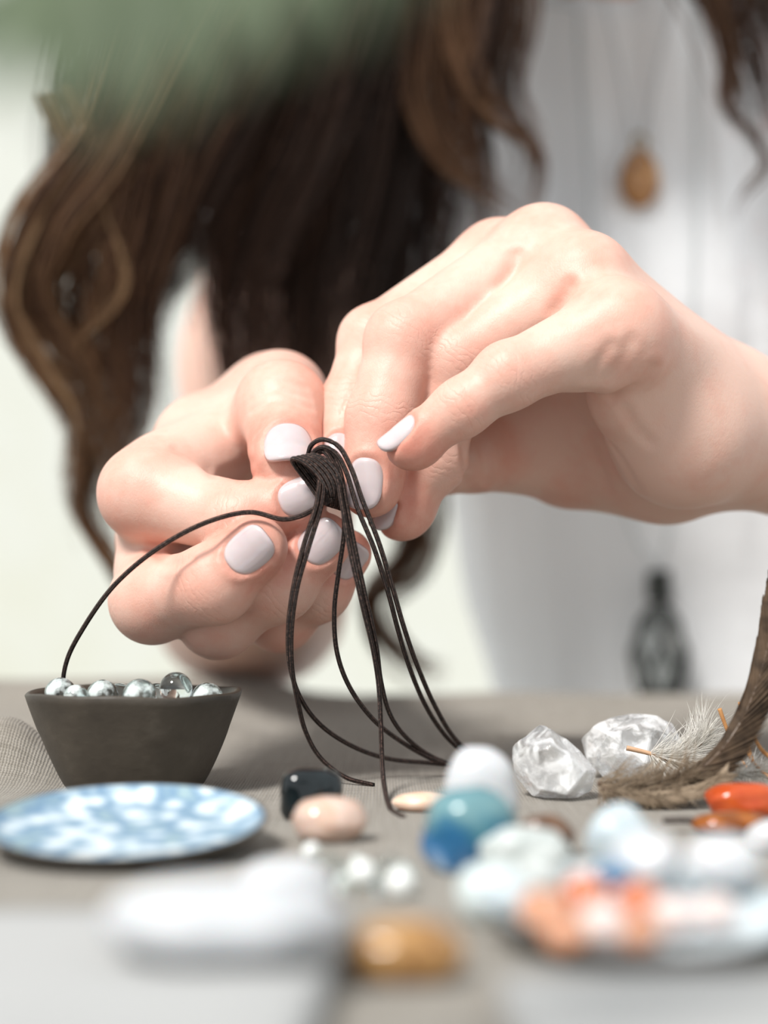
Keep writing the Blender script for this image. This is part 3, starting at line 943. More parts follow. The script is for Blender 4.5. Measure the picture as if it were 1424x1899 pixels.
H += lock([(600, -420, 668), (560, -120, 664), (520, 120, 660), (500, 330, 660), (520, 520, 662), (500, 700, 664), (520, 900, 668)], 200, (16, 34, 40, 36, 28, 20, 14), tone=(0.0, 0.3))
H += lock([(560, -420, 650), (420, -180, 640), (300, 40, 634), (230, 200, 632), (200, 330, 632), (300, 480, 634), (290, 640, 636)], 150, (16, 34, 40, 36, 26, 18, 12), tone=(0.05, 0.5))
# thin sweep of strands on the outer left edge, backlit gold painted as paler tone
H += lock([(200, 250, 606), (80, 420, 606), (30, 560, 608), (80, 680, 612), (140, 780, 616), (125, 960, 620)], 34, (10, 8, 6, 5, 4, 3), tone=(0.6, 1.0))
H += lock([(110, 160, 604), (170, 330, 606), (215, 520, 610), (150, 640, 614), (130, 740, 618)], 30, (8, 7, 5, 4, 3), tone=(0.6, 1.0))
# fine wavy locks hanging in front of the shirt, centre
H += lock([(760, -420, 660), (790, -160, 640), (770, 60, 632), (775, 180, 632), (830, 290, 634), (920, 350, 638), (1000, 400, 642)], 60, (14, 14, 10, 7, 6, 5, 3), wave=1.4, tone=(0.45, 0.85))
H += lock([(790, -420, 660), (840, -160, 640), (850, 60, 634), (900, 200, 634), (985, 270, 636), (1000, 340, 640), (960, 430, 644)], 60, (14, 12, 9, 7, 5, 4, 3), wave=1.4, tone=(0.45, 0.85))
H += lock([(800, -420, 660), (900, -160, 645), (900, 40, 640), (870, 180, 640), (880, 300, 642), (890, 420, 646), (870, 560, 650)], 80, (14, 18, 14, 10, 9, 8, 6), wave=2.0, tone=(0.25, 0.7))
H += lock([(820, -420, 665), (930, -160, 655), (955, 20, 650), (940, 160, 650), (985, 280, 652), (960, 400, 655)], 60, (14, 14, 10, 7, 5, 3), wave=1.6, tone=(0.3, 0.75))
H += lock([(760, -420, 670), (800, -160, 668), (800, 60, 664), (790, 240, 664), (810, 420, 666), (800, 600, 670)], 120, (14, 22, 20, 18, 14, 10), wave=2.2, tone=(0.05, 0.45))
# ends that show below the hands, left of the shirt
H += lock([(720, 760, 690), (790, 920, 690), (770, 1040, 694), (700, 1120, 698), (760, 1215, 704), (850, 1250, 708)], 60, (12, 10, 8, 7, 6, 4), wave=1.8, tone=(0.3, 0.8))
H += lock([(160, 820, 628), (150, 940, 628), (205, 1040, 630), (260, 1150, 634)], 40, (8, 6, 5, 3), wave=1.5, tone=(0.5, 0.95))
# locks at the right edge
H += lock([(1040, -520, 665), (1330, -200, 655), (1400, 0, 650), (1440, 160, 650), (1470, 330, 655)], 230, (16, 26, 26, 20, 12), tone=(0.1, 0.55))
H += lock([(1010, -520, 665), (1260, -200, 650), (1320, 0, 645), (1345, 120, 645), (1350, 210, 648), (1424, 280, 652)], 50, (14, 14, 8, 5, 4, 3), wave=1.4, tone=(0.3, 0.75))
H += lock([(1300, -60, 648), (1350, 90, 646), (1345, 190, 646), (1400, 250, 648), (1424, 310, 650), (1375, 370, 652), (1355, 420, 654)], 12, (4, 3, 2.5, 2, 2, 1.5, 1), wave=0.7, tone=(0.3, 0.6))
# crown, falling back over the head
for k in range(22):
    a = -1.85 + 3.7 * k / 21
    c = HEAD + np.array([0, 10.0, 0])
    top = c + np.array([20 * math.sin(a), 20, 112.0])
    mid = c + np.array([88 * math.sin(a), 20 + 62 * math.cos(a), 72.0])
    low = c + np.array([94 * math.sin(a), 40 + 80 * math.cos(a), -50.0])
    end = c + np.array([105 * math.sin(a), 130 + 60 * math.cos(a), -190.0])
    g = catmull(np.array([top, mid, low, end]), 26)
    for _ in range(46):
        o = rng.normal(0, 9, 3) * np.array([1, 1, 0.4])
        H.append((g + o + np.sin(np.linspace(0, 9, 26) + rng.uniform(0, 6))[:, None] * rng.normal(0, 2.0, 3), 0.8, rng.uniform(0.1, 0.6)))
def on_face(x, z):                             # front of the face, seen from the lens side
    x, z = np.broadcast_arrays(np.asarray(x, float), np.asarray(z, float)); y = np.full(x.shape, HEAD[1] - 150.0)
    for _ in range(40): y = y + np.clip(evalc(body_sdf, np.stack([x, y, z], 1)), -4, 10) * 0.9
    return np.stack([x, y, z], 1)
u_ = np.linspace(0, 1, 6); s_ = np.repeat([-1.0, 1.0], 46); t_ = rng.uniform(0, 1, 92)   # eyebrows and lashes of the lowered lids
bx = HEAD[0] - 10 + s_[:, None] * (14 + 30 * t_[:, None] + 6 * u_); bz = (HEAD[2] + 17 + 5 * np.sin(t_ * 2.4) + rng.normal(0, 1.1, 92))[:, None] + u_
brow = on_face(bx.ravel(), bz.ravel()).reshape(92, 6, 3)
lash = on_face(HEAD[0] - 10 + s_ * (32 + 26 * (t_ - 0.5)), HEAD[2] - 9 + 8 * (t_ - 0.5) ** 2)
for k in range(92):
    H.append((brow[k] + np.array([0, -0.4, 0]), 0.35, 0.2))
    H.append((lash[k] + np.outer(u_, np.array([s_[k] * 2.0, -4.0, -3.5])), 0.22, 0.05))
Vh, Fh, Th = strands_mesh(H)
mesh_obj('hair', Vh, Fh, mat_hair(), person, attrs=dict(tone=Th))

# ------------------------------------------------------------------ cord
def mat_cord():
    m, nt, b = new_mat('dark_braided_cord')
    tc = N(nt, 'ShaderNodeUVMap')
    sx = N(nt, 'ShaderNodeSeparateXYZ'); L(nt, tc.outputs[0], sx.inputs[0])
    u, v = sx.outputs[0], sx.outputs[1]
    a = mathn(nt, 'SINE', mathn(nt, 'ADD', mathn(nt, 'MULTIPLY', u, 11.0), mathn(nt, 'MULTIPLY', v, 9.4)))
    c = mathn(nt, 'SINE', mathn(nt, 'SUBTRACT', mathn(nt, 'MULTIPLY', u, 11.0), mathn(nt, 'MULTIPLY', v, 9.4)))
    h = mathn(nt, 'MULTIPLY', a, c)
    nz = noise(nt, coords(nt), 1800, 2)
    f = mathn(nt, 'ADD', mathn(nt, 'MULTIPLY', h, 0.35), nz.outputs[0])
    L(nt, ramp(nt, f, [(0.35, (0.007, 0.004, 0.003)), (0.62, (0.018, 0.010, 0.008)), (0.85, (0.17, 0.10, 0.08))]), b.inputs['Base Color'])
    setin(b, Roughness=0.55)
    b.inputs['Specular IOR Level'].default_value = 0.3
    bump(nt, h, b, 0.6, 0.0002)
    return m
cordm = mat_cord()
bundle = empty('cord_bundle', P(590, 905, 368), 'dark brown braided cords knotted together between the fingertips', 'cord')
CR = 0.56
def cord(name, pts, rad=CR, n=None, parent=None, label=None):
    q = np.array([P(*p) for p in pts])
    ln = np.linalg.norm(np.diff(q, axis=0), axis=1).sum()
    c = catmull(q, n or int(max(24, ln / 0.9)))
    V, F, uv = tube(c, rad, 10)
    o = mesh_obj(name, V, F, cordm, parent or bundle, uv=uv)
    return props(o, label) if label else o
# long strand that runs over to the little bowl
cord('strand', [(612, 915, 368), (590, 938, 364), (560, 956, 362), (525, 963, 362), (465, 950, 362), (390, 966, 360), (300, 1012, 360), (215, 1082, 364), (150, 1172, 372), (124, 1225, 377), (117, 1268, 380), (122, 1292, 381)], label='single strand arching down into the bowl')
# pair hanging left
cord('strand', [(592, 846, 371), (600, 880, 365), (597, 930, 362), (572, 1016, 360), (552, 1085, 361), (541, 1160, 364), (541, 1235, 368), (552, 1300, 373), (568, 1360, 378), (595, 1406, 381), (640, 1441, 381), (693, 1456, 377)])
cord('strand', [(584, 850, 371), (592, 882, 364.5), (588, 930, 361.5), (563, 1012, 360), (545, 1085, 361), (535, 1160, 364), (537, 1230, 368), (556, 1292, 374), (592, 1342, 380), (650, 1382, 387), (720, 1407, 394), (800, 1415, 398), (842, 1420, 399), (880, 1431, 401)])
# single strand behind
cord('strand', [(622, 860, 372), (634, 920, 370), (638, 985, 368), (628, 1060, 368), (620, 1130, 369), (624, 1205, 372), (645, 1268, 376), (690, 1332, 382), (745, 1376, 389), (800, 1407, 395), (846, 1422, 398), (884, 1432, 400)])
# pair hanging in the middle
cord('strand', [(588, 842, 372), (602, 838, 367), (620, 868, 364), (634, 935, 362), (651, 1030, 362), (672, 1120, 364), (691, 1200, 368), (702, 1270, 372), (706, 1340, 373), (709, 1420, 366), (716, 1476, 350), (728, 1505, 336), (748, 1515, 327)])
cord('strand', [(592, 838, 372), (611, 840, 368), (630, 872, 365), (643, 938, 363), (661, 1030, 363), (681, 1120, 365), (698, 1200, 369), (706, 1262, 374), (722, 1322, 380), (752, 1366, 388), (795, 1400, 395), (840, 1420, 398), (872, 1432, 400)])
# pair hanging right
cord('strand', [(570, 850, 373), (577, 826, 370), (600, 815, 366), (628, 828, 364), (650, 866, 363), (672, 928, 364), (702, 1005, 366), (728, 1090, 370), (748, 1160, 374), (774, 1235, 380), (806, 1308, 388), (842, 1368, 395), (880, 1404, 400), (905, 1430, 402)])
cord('strand', [(575, 856, 373), (582, 838, 370), (602, 829, 366), (624, 842, 364.5), (642, 876, 364), (662, 940, 364.5), (694, 1018, 367), (720, 1100, 371), (738, 1168, 375), (760, 1240, 381), (790, 1310, 388), (824, 1362, 395), (862, 1400, 400), (890, 1431, 402)])
# the knot: tight wraps over the first fingertip, and the dark loops behind
def loop(cx, cy, d, ax, a_mm, b_mm, turns=1.0, shift=(0, 0), bend=0.0, start=0.0, n=48):
    c = P(cx, cy, d); A = camdir(ax[0], ax[1], 0.0); Bv = camdir(0.46, 0.22, 0.86); C = nrm(np.cross(A, Bv))
    t = np.linspace(start, start + turns * 2 * math.pi, n)
    s = np.linspace(0, 1, n)[:, None]
    pts = c + np.outer(np.cos(t) * a_mm, A) + np.outer(np.sin(t) * b_mm, Bv) + np.outer(bend * np.cos(2 * t), C) + s * (camdir(1, 0, 0) * shift[0] + camdir(0, 1, 0) * shift[1])
    return pts
for k in range(5):
    pts = loop(576 + k * 7.5, 890 - k * 3.0, 365.5, (-0.60, 0.80), 6.2 - 0.2 * k, 2.9, 1.0, (0.15, 0.1), bend=-0.5, start=2.4 + 0.3 * k)
    V, F, uv = tube(pts, CR * 1.02, 10); mesh_obj('knot_wrap', V, F, cordm, bundle, uv=uv)
for k in range(4):
    pts = loop(598 + k * 7, 903 + k * 2, 373, (-0.35, 0.94), 4.6, 3.0, 1.02, (0.2, 0.2), bend=0.4, start=0.5 * k)
    V, F, uv = tube(pts, CR * 1.02, 10); mesh_obj('knot_wrap', V, F, cordm, bundle, uv=uv)

# ------------------------------------------------------------------ necklaces
m, nt, b = new_mat('brown_agate')
vec = coords(nt); n1 = noise(nt, vec, 160, 4, 0.6, 0.6)
L(nt, ramp(nt, n1.outputs[0], [(0.3, (0.10, 0.045, 0.02)), (0.5, (0.42, 0.20, 0.07)), (0.7, (0.60, 0.38, 0.20))]), b.inputs['Base Color']); setin(b, Roughness=0.2)
agate = m
def shirt_fronts(px, py):
    e = np.array([0, 0, EYE]); dr = np.array([nrm(P(a, c, 700) - e) for a, c in zip(px, py)]); t = np.full(len(dr), 640.0)
    for _ in range(60): t = t + np.clip(evalc(shirt_sdf, e + dr * t[:, None]), -6, 10) * 0.9
    return e + dr * t[:, None]
def shirt_front(px, py): return shirt_fronts([px], [py])[0]
def round_neck(sd):                            # from the collar bone to the nape, lying on skin or cloth
    q = NECK + np.array([(sd * 66, -34, -22.0), (sd * 70, 5, -4.0), (sd * 48, 42, 10.0), (0, 64, 14.0)])
    f = lambda p: np.minimum(body_sdf(p), shirt_sdf(p))
    for _ in range(12): q = q - (evalc(f, q) - 1.5)[:, None] * grad(f, q, 1.0) * 0.8
    return q
def ico(sub=3):
    bm = bmesh.new(); bmesh.ops.create_icosphere(bm, subdivisions=sub, radius=1.0)
    V = np.array([v.co[:] for v in bm.verts]); F = [tuple(v.index for v in f.verts) for f in bm.faces]; bm.free()
    return V, F
nk1 = empty('necklace', shirt_front(1180, 340) + np.array([0, -8, 0]), 'necklace with an oval brown agate pendant on the white shirt front', 'necklace')
c0 = shirt_front(1181, 338) + np.array([0, -7.0, 0])
V, F = ico(3); V = V * np.array([9.2, 5.5, 13.5]); V[:, 0] *= 1 - 0.08 * V[:, 2] / 13.5
mesh_obj('pendant', V + c0, F, agate, nk1)
V, F, uv = tube(catmull(np.array([c0 + (-2.2, 0, 13), c0 + (-2.6, -1, 17), c0 + (0, -1.5, 19.5), c0 + (2.6, -1, 17), c0 + (2.2, 0, 13)]), 24), 0.8, 8); mesh_obj('bail', V, F, mat_simple('aged_brass', (0.35, 0.25, 0.12), 0.35, metallic=0.9), nk1)
def chain_path(x_list, lift=1.6):
    q = catmull(np.array([(x, y, 0.0) for x, y in x_list]), 9 * len(x_list))
    q = shirt_fronts(q[:, 0], q[:, 1]) + np.array([0, -lift, 0])
    for _ in range(3): q[1:-1, 1] = np.minimum(q[1:-1, 1], (q[:-2, 1] + q[2:, 1]) / 2)   # hangs clear of the pleats
    return q
fine = mat_simple('fine_grey_cord', (0.52, 0.53, 0.54), 0.6)
for sd, pl in ((-1, [(1172, 262), (1145, 120), (1118, 0)]), (1, [(1190, 262), (1220, 120), (1248, 0)])):
    q = np.concatenate([[c0 + np.array([0, -1.0, 18.5])], chain_path(pl), round_neck(sd)])
    V, F, uv = tube(catmull(q, 90), 0.45, 8); mesh_obj('cord', V, F, fine, nk1)
nk2 = empty('necklace', shirt_front(1212, 1200) + np.array([0, -12, 0]), 'long necklace with a clear crystal caged in dark cord hanging near the table', 'necklace')
c1 = shirt_front(1212, 1215); c1[1] -= 16
gl, nt, b = new_mat('smoky_crystal'); b.inputs['Base Color'].default_value = (0.80, 0.84, 0.83, 1); b.inputs['Transmission Weight'].default_value = 0.75; setin(b, Roughness=0.12, IOR=1.5)
hex_pts = []
for z, r in ((25, 1.0), (17, 8.5), (2, 13.0), (-14, 10.0), (-27, 3.0)):
    for k in range(7): 
        a = k * 2 * math.pi / 7 + 0.3; hex_pts.append((r * math.cos(a), r * 0.75 * math.sin(a), z))
hp = np.array(hex_pts)
F = [tuple(range(7))[::-1], tuple(range(28, 35))]
for i in range(4):
    for k in range(7): F.append((i * 7 + k, i * 7 + (k + 1) % 7, (i + 1) * 7 + (k + 1) % 7, (i + 1) * 7 + k))
mesh_obj('crystal', hp + c1, [f[::-1] for f in F], gl, nk2, smooth=False)
dk = mat_simple('dark_olive_cord', (0.022, 0.026, 0.022), 0.6)
for k in range(6):                             # macrame net
    for s in (-1, 1):
        pts = []
        for i in range(22):
            t = i / 21; z = 25 - 53 * t
            r = np.interp(z, [-29, -27, -14, 2, 17, 25, 26], [2.6, 3.6, 10.8, 13.8, 9.4, 2.6, 2.2])
            a = k * math.pi / 3 + s * t * 1.7
            pts.append((r * math.cos(a), r * 0.78 * math.sin(a), z))
        V, F, uv = tube(np.array(pts) + c1, 1.2, 6); mesh_obj('net_cord', V, F, dk, nk2)
for k in range(6):
    t = np.linspace(0, 2 * math.pi, 22)
    pts = np.stack([4.6 * np.cos(t), 4.2 * np.sin(t), 27 + k * 2.3 + 0.3 * t], 1); V, F, uv = tube(pts + c1, 1.35, 8); mesh_obj('wrap', V, F, dk, nk2)
pts = np.stack([2.6 * np.cos(np.linspace(0, 6.28, 16)), 2.6 * np.sin(np.linspace(0, 6.28, 16)), np.full(16, -28.5)], 1); V, F, uv = tube(pts + c1, 1.8, 8); mesh_obj('wrap', V, F, dk, nk2)
cz = c1 + np.array([0, 0, 41.0])
for sd, pl in ((-1, [(1178, 1000), (1152, 930), (1130, 800), (1105, 560), (1080, 200), (1070, 20)]), (1, [(1236, 1000), (1246, 930), (1262, 800), (1285, 560), (1290, 200), (1288, 20)])):
    q = np.concatenate([[cz], chain_path(pl), round_neck(sd) + np.array([0, -0.5, -2.0])])
    V, F, uv = tube(catmull(q, 140), 0.6, 8); mesh_obj('cord', V, F, mat_simple('pale_grey_cord', (0.62, 0.65, 0.65), 0.8, 0.2), nk2)

# ------------------------------------------------------------------ pottery
def cz_at(x, y): return float(cloth_height(np.array([[x]]), np.array([[y]]))[0, 0])
m, nt, b = new_mat('dark_clay')
vec = coords(nt); n1 = noise(nt, vec, 60, 5, 0.6); n2 = noise(nt, coords(nt, scale=(1, 1, 1.6)), 260, 4)
L(nt, ramp(nt, n1.outputs[0], [(0.3, (0.034, 0.027, 0.020)), (0.6, (0.058, 0.047, 0.035)), (0.8, (0.10, 0.086, 0.068))]), b.inputs['Base Color'])
setin(b, Roughness=0.5); bump(nt, mathn(nt, 'ADD', n1.outputs[0], mathn(nt, 'MULTIPLY', n2.outputs[0], 0.5)), b, 0.5, 0.0007)
clay = m
BD = 372.0
bc = P(249, table_y(BD), BD); bc[2] = 0
rim = 199 / FPX * BD
bowl_h = (table_y(BD) - 1280) / FPX * BD
base_r = rim * 0.62
prof = [(0.01, 0.0), (base_r - 1.2, 0.0), (base_r, 0.8)]
for t in np.linspace(0.05, 1, 14): prof.append((base_r + (rim - base_r) * (t ** 0.82), 0.8 + (bowl_h - 1.3) * t))
prof += [(rim - 0.35, bowl_h - 0.05), (rim - 1.1, bowl_h), (rim - 1.7, bowl_h - 0.5)]
for t in np.linspace(0.95, 0.0, 12): prof.append((base_r - 2.4 + (rim - base_r + 0.4) * (t ** 0.85), 3.0 + (bowl_h - 3.6) * t))
prof.append((0.01, 2.8))
def wob(V):
    a = np.arctan2(V[..., 1], V[..., 0])
    s = 1 + 0.006 * np.sin(2 * a + 0.6) + 0.005 * np.sin(5 * a + V[..., 2] * 0.2)
    V[..., 0] *= s; V[..., 1] *= s
    V[..., 2] += np.where(V[..., 2] > bowl_h * 0.6, 0.25 * np.sin(3 * a + 1) + 0.15 * np.sin(7 * a), 0)
    return V
V, F = lathe(prof, 96, wob)
props(mesh_obj('clay_bowl', V + bc + np.array([0, 0, cz_at(bc[0], bc[1])]), F, clay, base=bc), 'small dark clay bowl filled with clear glass beads', 'bowl')
# beads in the bowl
m, nt, b = new_mat('clear_glass')
b.inputs['Base Color'].default_value = (0.90, 0.96, 0.95, 1); b.inputs['Transmission Weight'].default_value = 1.0; setin(b, Roughness=0.03, IOR=1.48)
glass = m
m2, nt, b = new_mat('cloudy_glass')
n1 = noise(nt, coords(nt), 240, 3)
b.inputs['Base Color'].default_value = (0.88, 0.96, 0.94, 1)
L(nt, ramp(nt, n1.outputs[0], [(0.38, (0.35, 0.35, 0.35)), (0.50, (1, 1, 1))]), b.inputs['Transmission Weight']); setin(b, Roughness=0.10, IOR=1.48)
cloudy = m2
Vi, Fi = ico(4)
def bead(px, py, d, r, mat, label, group='glass beads in the clay bowl'):
    c = P(px, py, d); me_V = Vi * r + c
    o = mesh_obj('glass_bead', me_V, Fi, mat, base=c - np.array([0, 0, r]))
    return props(o, label, 'bead', group)
bl = [(326, 1277, 366, 3.75, glass, 'clear round glass bead standing highest in the clay bowl'),
      (259, 1291, 363, 3.9, cloudy, 'clear glass bead at the middle of the bowl, left of the highest bead'),
      (190, 1290, 365, 3.6, cloudy, 'cloudy glass bead in the bowl between its middle and the cord end'),
      (112, 1286, 366, 3.6, cloudy, 'greenish glass bead nearest the left rim of the bowl, beside the cord end'),
      (141, 1293, 361, 2.8, cloudy, 'small low glass bead just right of the cord end in the bowl'),
      (384, 1296, 366, 3.7, cloudy, 'low yellowish glass bead nearest the right rim of the bowl'),
      (292, 1294, 374, 3.4, glass, 'glass bead half hidden behind the highest bead in the bowl'),
      (222, 1294, 377, 3.4, glass, 'glass bead sunk at the back of the bowl behind the middle beads')]
for q in bl: bead(*q)
# lower layer that carries them
for k in range(9):
    a = k * 2 * math.pi / 9
    c = bc + np.array([12.2 * math.cos(a), 12.2 * math.sin(a), 12.5])
    o = mesh_obj('glass_bead', Vi * 3.7 + c, Fi, cloudy, base=c - np.array([0, 0, 3.7])); props(o, 'glass bead under the top layer inside the clay bowl', 'bead', 'lower glass beads inside the clay bowl')
for k in range(4):
    a = k * 2 * math.pi / 4 + 0.4
    c = bc + np.array([5.4 * math.cos(a), 5.4 * math.sin(a), 13.5])
    o = mesh_obj('glass_bead', Vi * 3.6 + c, Fi, cloudy, base=c - np.array([0, 0, 3.6])); props(o, 'glass bead under the top layer inside the clay bowl', 'bead', 'lower glass beads inside the clay bowl')

# two shallow dishes with a mottled glaze
def mat_glaze(name, stops, scale):
    m, nt, b = new_mat(name)
    vec = coords(nt)
    v = N(nt, 'ShaderNodeTexVoronoi', feature='SMOOTH_F1'); v.inputs['Scale'].default_value = scale; v.inputs['Smoothness'].default_value = 0.6
    L(nt, vec, v.inputs['Vector'])
    n1 = noise(nt, vec, scale * 0.8, 3, 0.6)
    f = mathn(nt, 'ADD', mathn(nt, 'MULTIPLY', v.outputs[0], 0.65), mathn(nt, 'MULTIPLY', n1.outputs[0], 0.55))
    L(nt, ramp(nt, f, stops), b.inputs['Base Color']); setin(b, Roughness=0.6)
    b.inputs['Specular IOR Level'].default_value = 0.15
    return m
def dish(name, label, px, py, d, r, h, tilt, glaze, zc):
    c = P(px, py, d); c[2] = zc
    prof = [(0.01, 0.0), (r * 0.62, 0.0), (r * 0.80, 0.7), (r * 0.93, h * 0.45), (r, h - 0.5), (r - 0.25, h), (r - 0.8, h - 0.1)]
    inner = [(r - 0.8, h - 0.1), (r * 0.90, h * 0.62), (r * 0.76, h * 0.42), (r * 0.4, h * 0.32), (0.01, h * 0.30)]
    Rm = np.array(Matrix.Rotation(tilt, 3, 'X'))
    root = empty(name, c, label, 'dish')
    V, F = lathe(prof, 80); mesh_obj('body', V @ Rm.T + c, F[:-1] , clay, root)
    V, F = lathe(inner, 80); o = mesh_obj('glazed_inside', V @ Rm.T + c, F[:-2] + F[-1:], glaze, root)
    return c, Rm
g1 = mat_glaze('blue_white_glaze', [(0.25, (0.72, 0.755, 0.765)), (0.44, (0.62, 0.68, 0.705)), (0.55, (0.36, 0.46, 0.53)), (0.66, (0.15, 0.25, 0.36)), (0.80, (0.28, 0.38, 0.41))], 190)
dish('glazed_dish', 'shallow dish with mottled blue and white glaze in front of the clay bowl', 234, 1570, 286, 25.0, 4.2, math.radians(7.0), g1, 1.9)
g2 = mat_glaze('white_glaze', [(0.2, (0.62, 0.64, 0.65)), (0.6, (0.55, 0.60, 0.62)), (0.85, (0.40, 0.49, 0.53))], 90)
D2, R2 = dish('glazed_dish', 'shallow pale glazed dish holding orange chips, out of focus at the right', 1190, 1700, 213, 20.5, 3.8, math.radians(6.5), g2, 1.6)

# ------------------------------------------------------------------ stones
def stone_mat(name, stops, scale=120, rough=0.15, trans=0.0, sss=0.0, detail=4, dist=0.8, bmp=0.0):
    m, nt, b = new_mat(name)
    n1 = noise(nt, coords(nt), scale, detail, 0.55, dist)
    L(nt, ramp(nt, n1.outputs[0], stops), b.inputs['Base Color']); setin(b, Roughness=rough)
    b.inputs['Transmission Weight'].default_value = trans
    if sss: b.inputs['Subsurface Weight'].default_value = sss; b.inputs['Subsurface Scale'].default_value = 0.004
    if bmp: bump(nt, noise(nt, coords(nt), scale * 4, 5, 0.6).outputs[0], b, bmp, 0.001)
    return m
def stone(name, label, cat, mat, x0, x1, ytop, d, dep=0.8, sq=2.3, lump=0.10, seed=1, tilt=(0, 0, 0), zoff=0.0, group=None, sub=4, hmm=None, flatbase=0.35):
    c = P((x0 + x1) / 2, table_y(d), d)
    z0 = cz_at(c[0], c[1]) + zoff
    w = (x1 - x0) / FPX * d
    h = hmm if hmm else (table_y(d) - ytop) / FPX * d - zoff
    V, F = ico(sub)
    e = (np.abs(V) ** sq).sum(1) ** (1 / sq); V = V / e[:, None]
    dsp = np.array([mnoise.fractal(Vector(v) * 1.1 + Vector((seed * 3.7, seed, 0)), 1.0, 2.0, 2) for v in V])
    V = V * (1 + lump * dsp)[:, None]
    Rm = np.array(Matrix.Rotation(tilt[2], 3, 'Z') @ Matrix.Rotation(tilt[1], 3, 'Y') @ Matrix.Rotation(tilt[0], 3, 'X'))
    V = V @ Rm.T
    lo, hi = V.min(0), V.max(0)
    V = (V - (lo + hi) / 2) / (hi - lo) * np.array([w, w * dep, h * (1 + flatbase * 0.25)])
    V[:, 2] += h * (1 + flatbase * 0.25) / 2 - h * flatbase * 0.25
    V[:, 2] = np.where(V[:, 2] < 0, V[:, 2] * 0.05, V[:, 2]); V[:, 2] -= V[:, 2].min()
    return props(mesh_obj(name, V + np.array([c[0], c[1], z0]), F, mat), label, cat, group)
black = stone_mat('black_onyx', [(0.3, (0.004, 0.006, 0.007)), (0.7, (0.012, 0.018, 0.02))], rough=0.07)
stone('tumbled_stone', 'glossy black tumbled stone beside the dark cord end', 'stone', black, 519, 636, 1424, 326, 0.8, 3.4, 0.06, 2)
beige = stone_mat('rose_beige_agate', [(0.3, (0.56, 0.36, 0.26)), (0.5, (0.62, 0.47, 0.40)), (0.72, (0.48, 0.24, 0.12))], 90, 0.08, 0.0, 0.2)
stone('tumbled_stone', 'polished pinkish beige stone in front of the black stone', 'stone', beige, 541, 681, 1476, 297, 0.75, 2.15, 0.10, 5, tilt=(0.3, 0.1, 0))
peach = stone_mat('peach_stone', [(0.3, (0.72, 0.46, 0.32)), (0.6, (0.78, 0.62, 0.50))], 150, 0.35, 0, 0.2)
stone('flat_stone', 'flat peach stone with a cord end beside it, left of the blue stone', 'stone', peach, 726, 850, 1468, 337, 0.55, 2.0, 0.08, 9)
whiteq = stone_mat('white_quartz', [(0.3, (0.52, 0.54, 0.56)), (0.7, (0.62, 0.63, 0.64))], 80, 0.3, 0, 0.25)
stone('tumbled_stone', 'rounded white stone standing behind the blue stone', 'stone', whiteq, 822, 962, 1384, 292, 0.72, 2.3, 0.08, 3)
blue, nt, b = new_mat('blue_stone')
vec = coords(nt); sz = N(nt, 'ShaderNodeSeparateXYZ'); L(nt, vec, sz.inputs[0])
n1 = noise(nt, vec, 150, 3, 0.5, 0.6)
f = mathn(nt, 'ADD', mathn(nt, 'MULTIPLY', sz.outputs[2], 62.0), mathn(nt, 'MULTIPLY', mathn(nt, 'SUBTRACT', n1.outputs[0], 0.5), 0.9))
L(nt, ramp(nt, f, [(0.02, (0.36, 0.48, 0.62)), (0.12, (0.06, 0.17, 0.34)), (0.32, (0.012, 0.10, 0.22)), (0.50, (0.05, 0.16, 0.21)), (0.64, (0.15, 0.28, 0.30)), (0.85, (0.11, 0.23, 0.26))]), b.inputs['Base Color']); setin(b, Roughness=0.16)
stone('tumbled_stone', 'teal and deep blue polished stone in front of the white round stone', 'stone', blue, 779, 962, 1458, 266, 0.75, 2.4, 0.12, 6)
greyrock = stone_mat('grey_granite', [(0.3, (0.36, 0.40, 0.39)), (0.5, (0.56, 0.60, 0.58)), (0.7, (0.74, 0.76, 0.75))], 420, 0.6, bmp=0.6)
stone('rough_rock', 'rough speckled grey rock just right of the blue stone', 'rock', greyrock, 880, 1062, 1532, 262, 0.7, 2.2, 0.14, 11)
brown = stone_mat('brown_stone', [(0.3, (0.07, 0.035, 0.02)), (0.7, (0.22, 0.12, 0.07))], 120, 0.25)
stone('tumbled_stone', 'dark brown stone peeking out behind the grey rock', 'stone', brown, 955, 1066, 1510, 283, 0.7, 2.2, 0.08, 12)
paleblue = stone_mat('pale_blue_stone', [(0.3, (0.40, 0.49, 0.54)), (0.6, (0.54, 0.60, 0.62))], 100, 0.4, 0, 0.2)
stone('tumbled_stone', 'pale blue grey pointed stone behind the pale dish', 'stone', paleblue, 1085, 1215, 1490, 268, 0.7, 1.8, 0.12, 14)
stone('tumbled_stone', 'pale grey green stone at the left rim of the pale dish', 'stone', stone_mat('celadon_stone', [(0.3, (0.50, 0.57, 0.56)), (0.7, (0.66, 0.72, 0.72))], 120, 0.45), 846, 985, 1600, 226, 0.8, 2.3, 0.1, 15)
stone('tumbled_stone', 'white stone half cut by the right edge beside the amber piece', 'stone', whiteq, 1384, 1482, 1520, 285, 0.8, 2.2, 0.08, 16)
carn = stone_mat('carnelian', [(0.3, (0.40, 0.050, 0.012)), (0.6, (0.50, 0.090, 0.020)), (0.8, (0.58, 0.17, 0.05))], 110, 0.08, 0.0, 0.12)
stone('tumbled_stone', 'glossy orange red carnelian stone at the right edge under the brown feather', 'stone', carn, 1308, 1446, 1450, 327, 0.75, 2.7, 0.12, 17, tilt=(0, -0.25, 0))
amber = stone_mat('amber_piece', [(0.3, (0.14, 0.035, 0.008)), (0.55, (0.42, 0.13, 0.02)), (0.75, (0.62, 0.26, 0.05))], 90, 0.06, 0.25, 0.2)
am = empty('amber_pendant', P(1350, table_y(306), 306), 'flat amber brown pendant on a dark cord end below the carnelian stone', 'pendant')
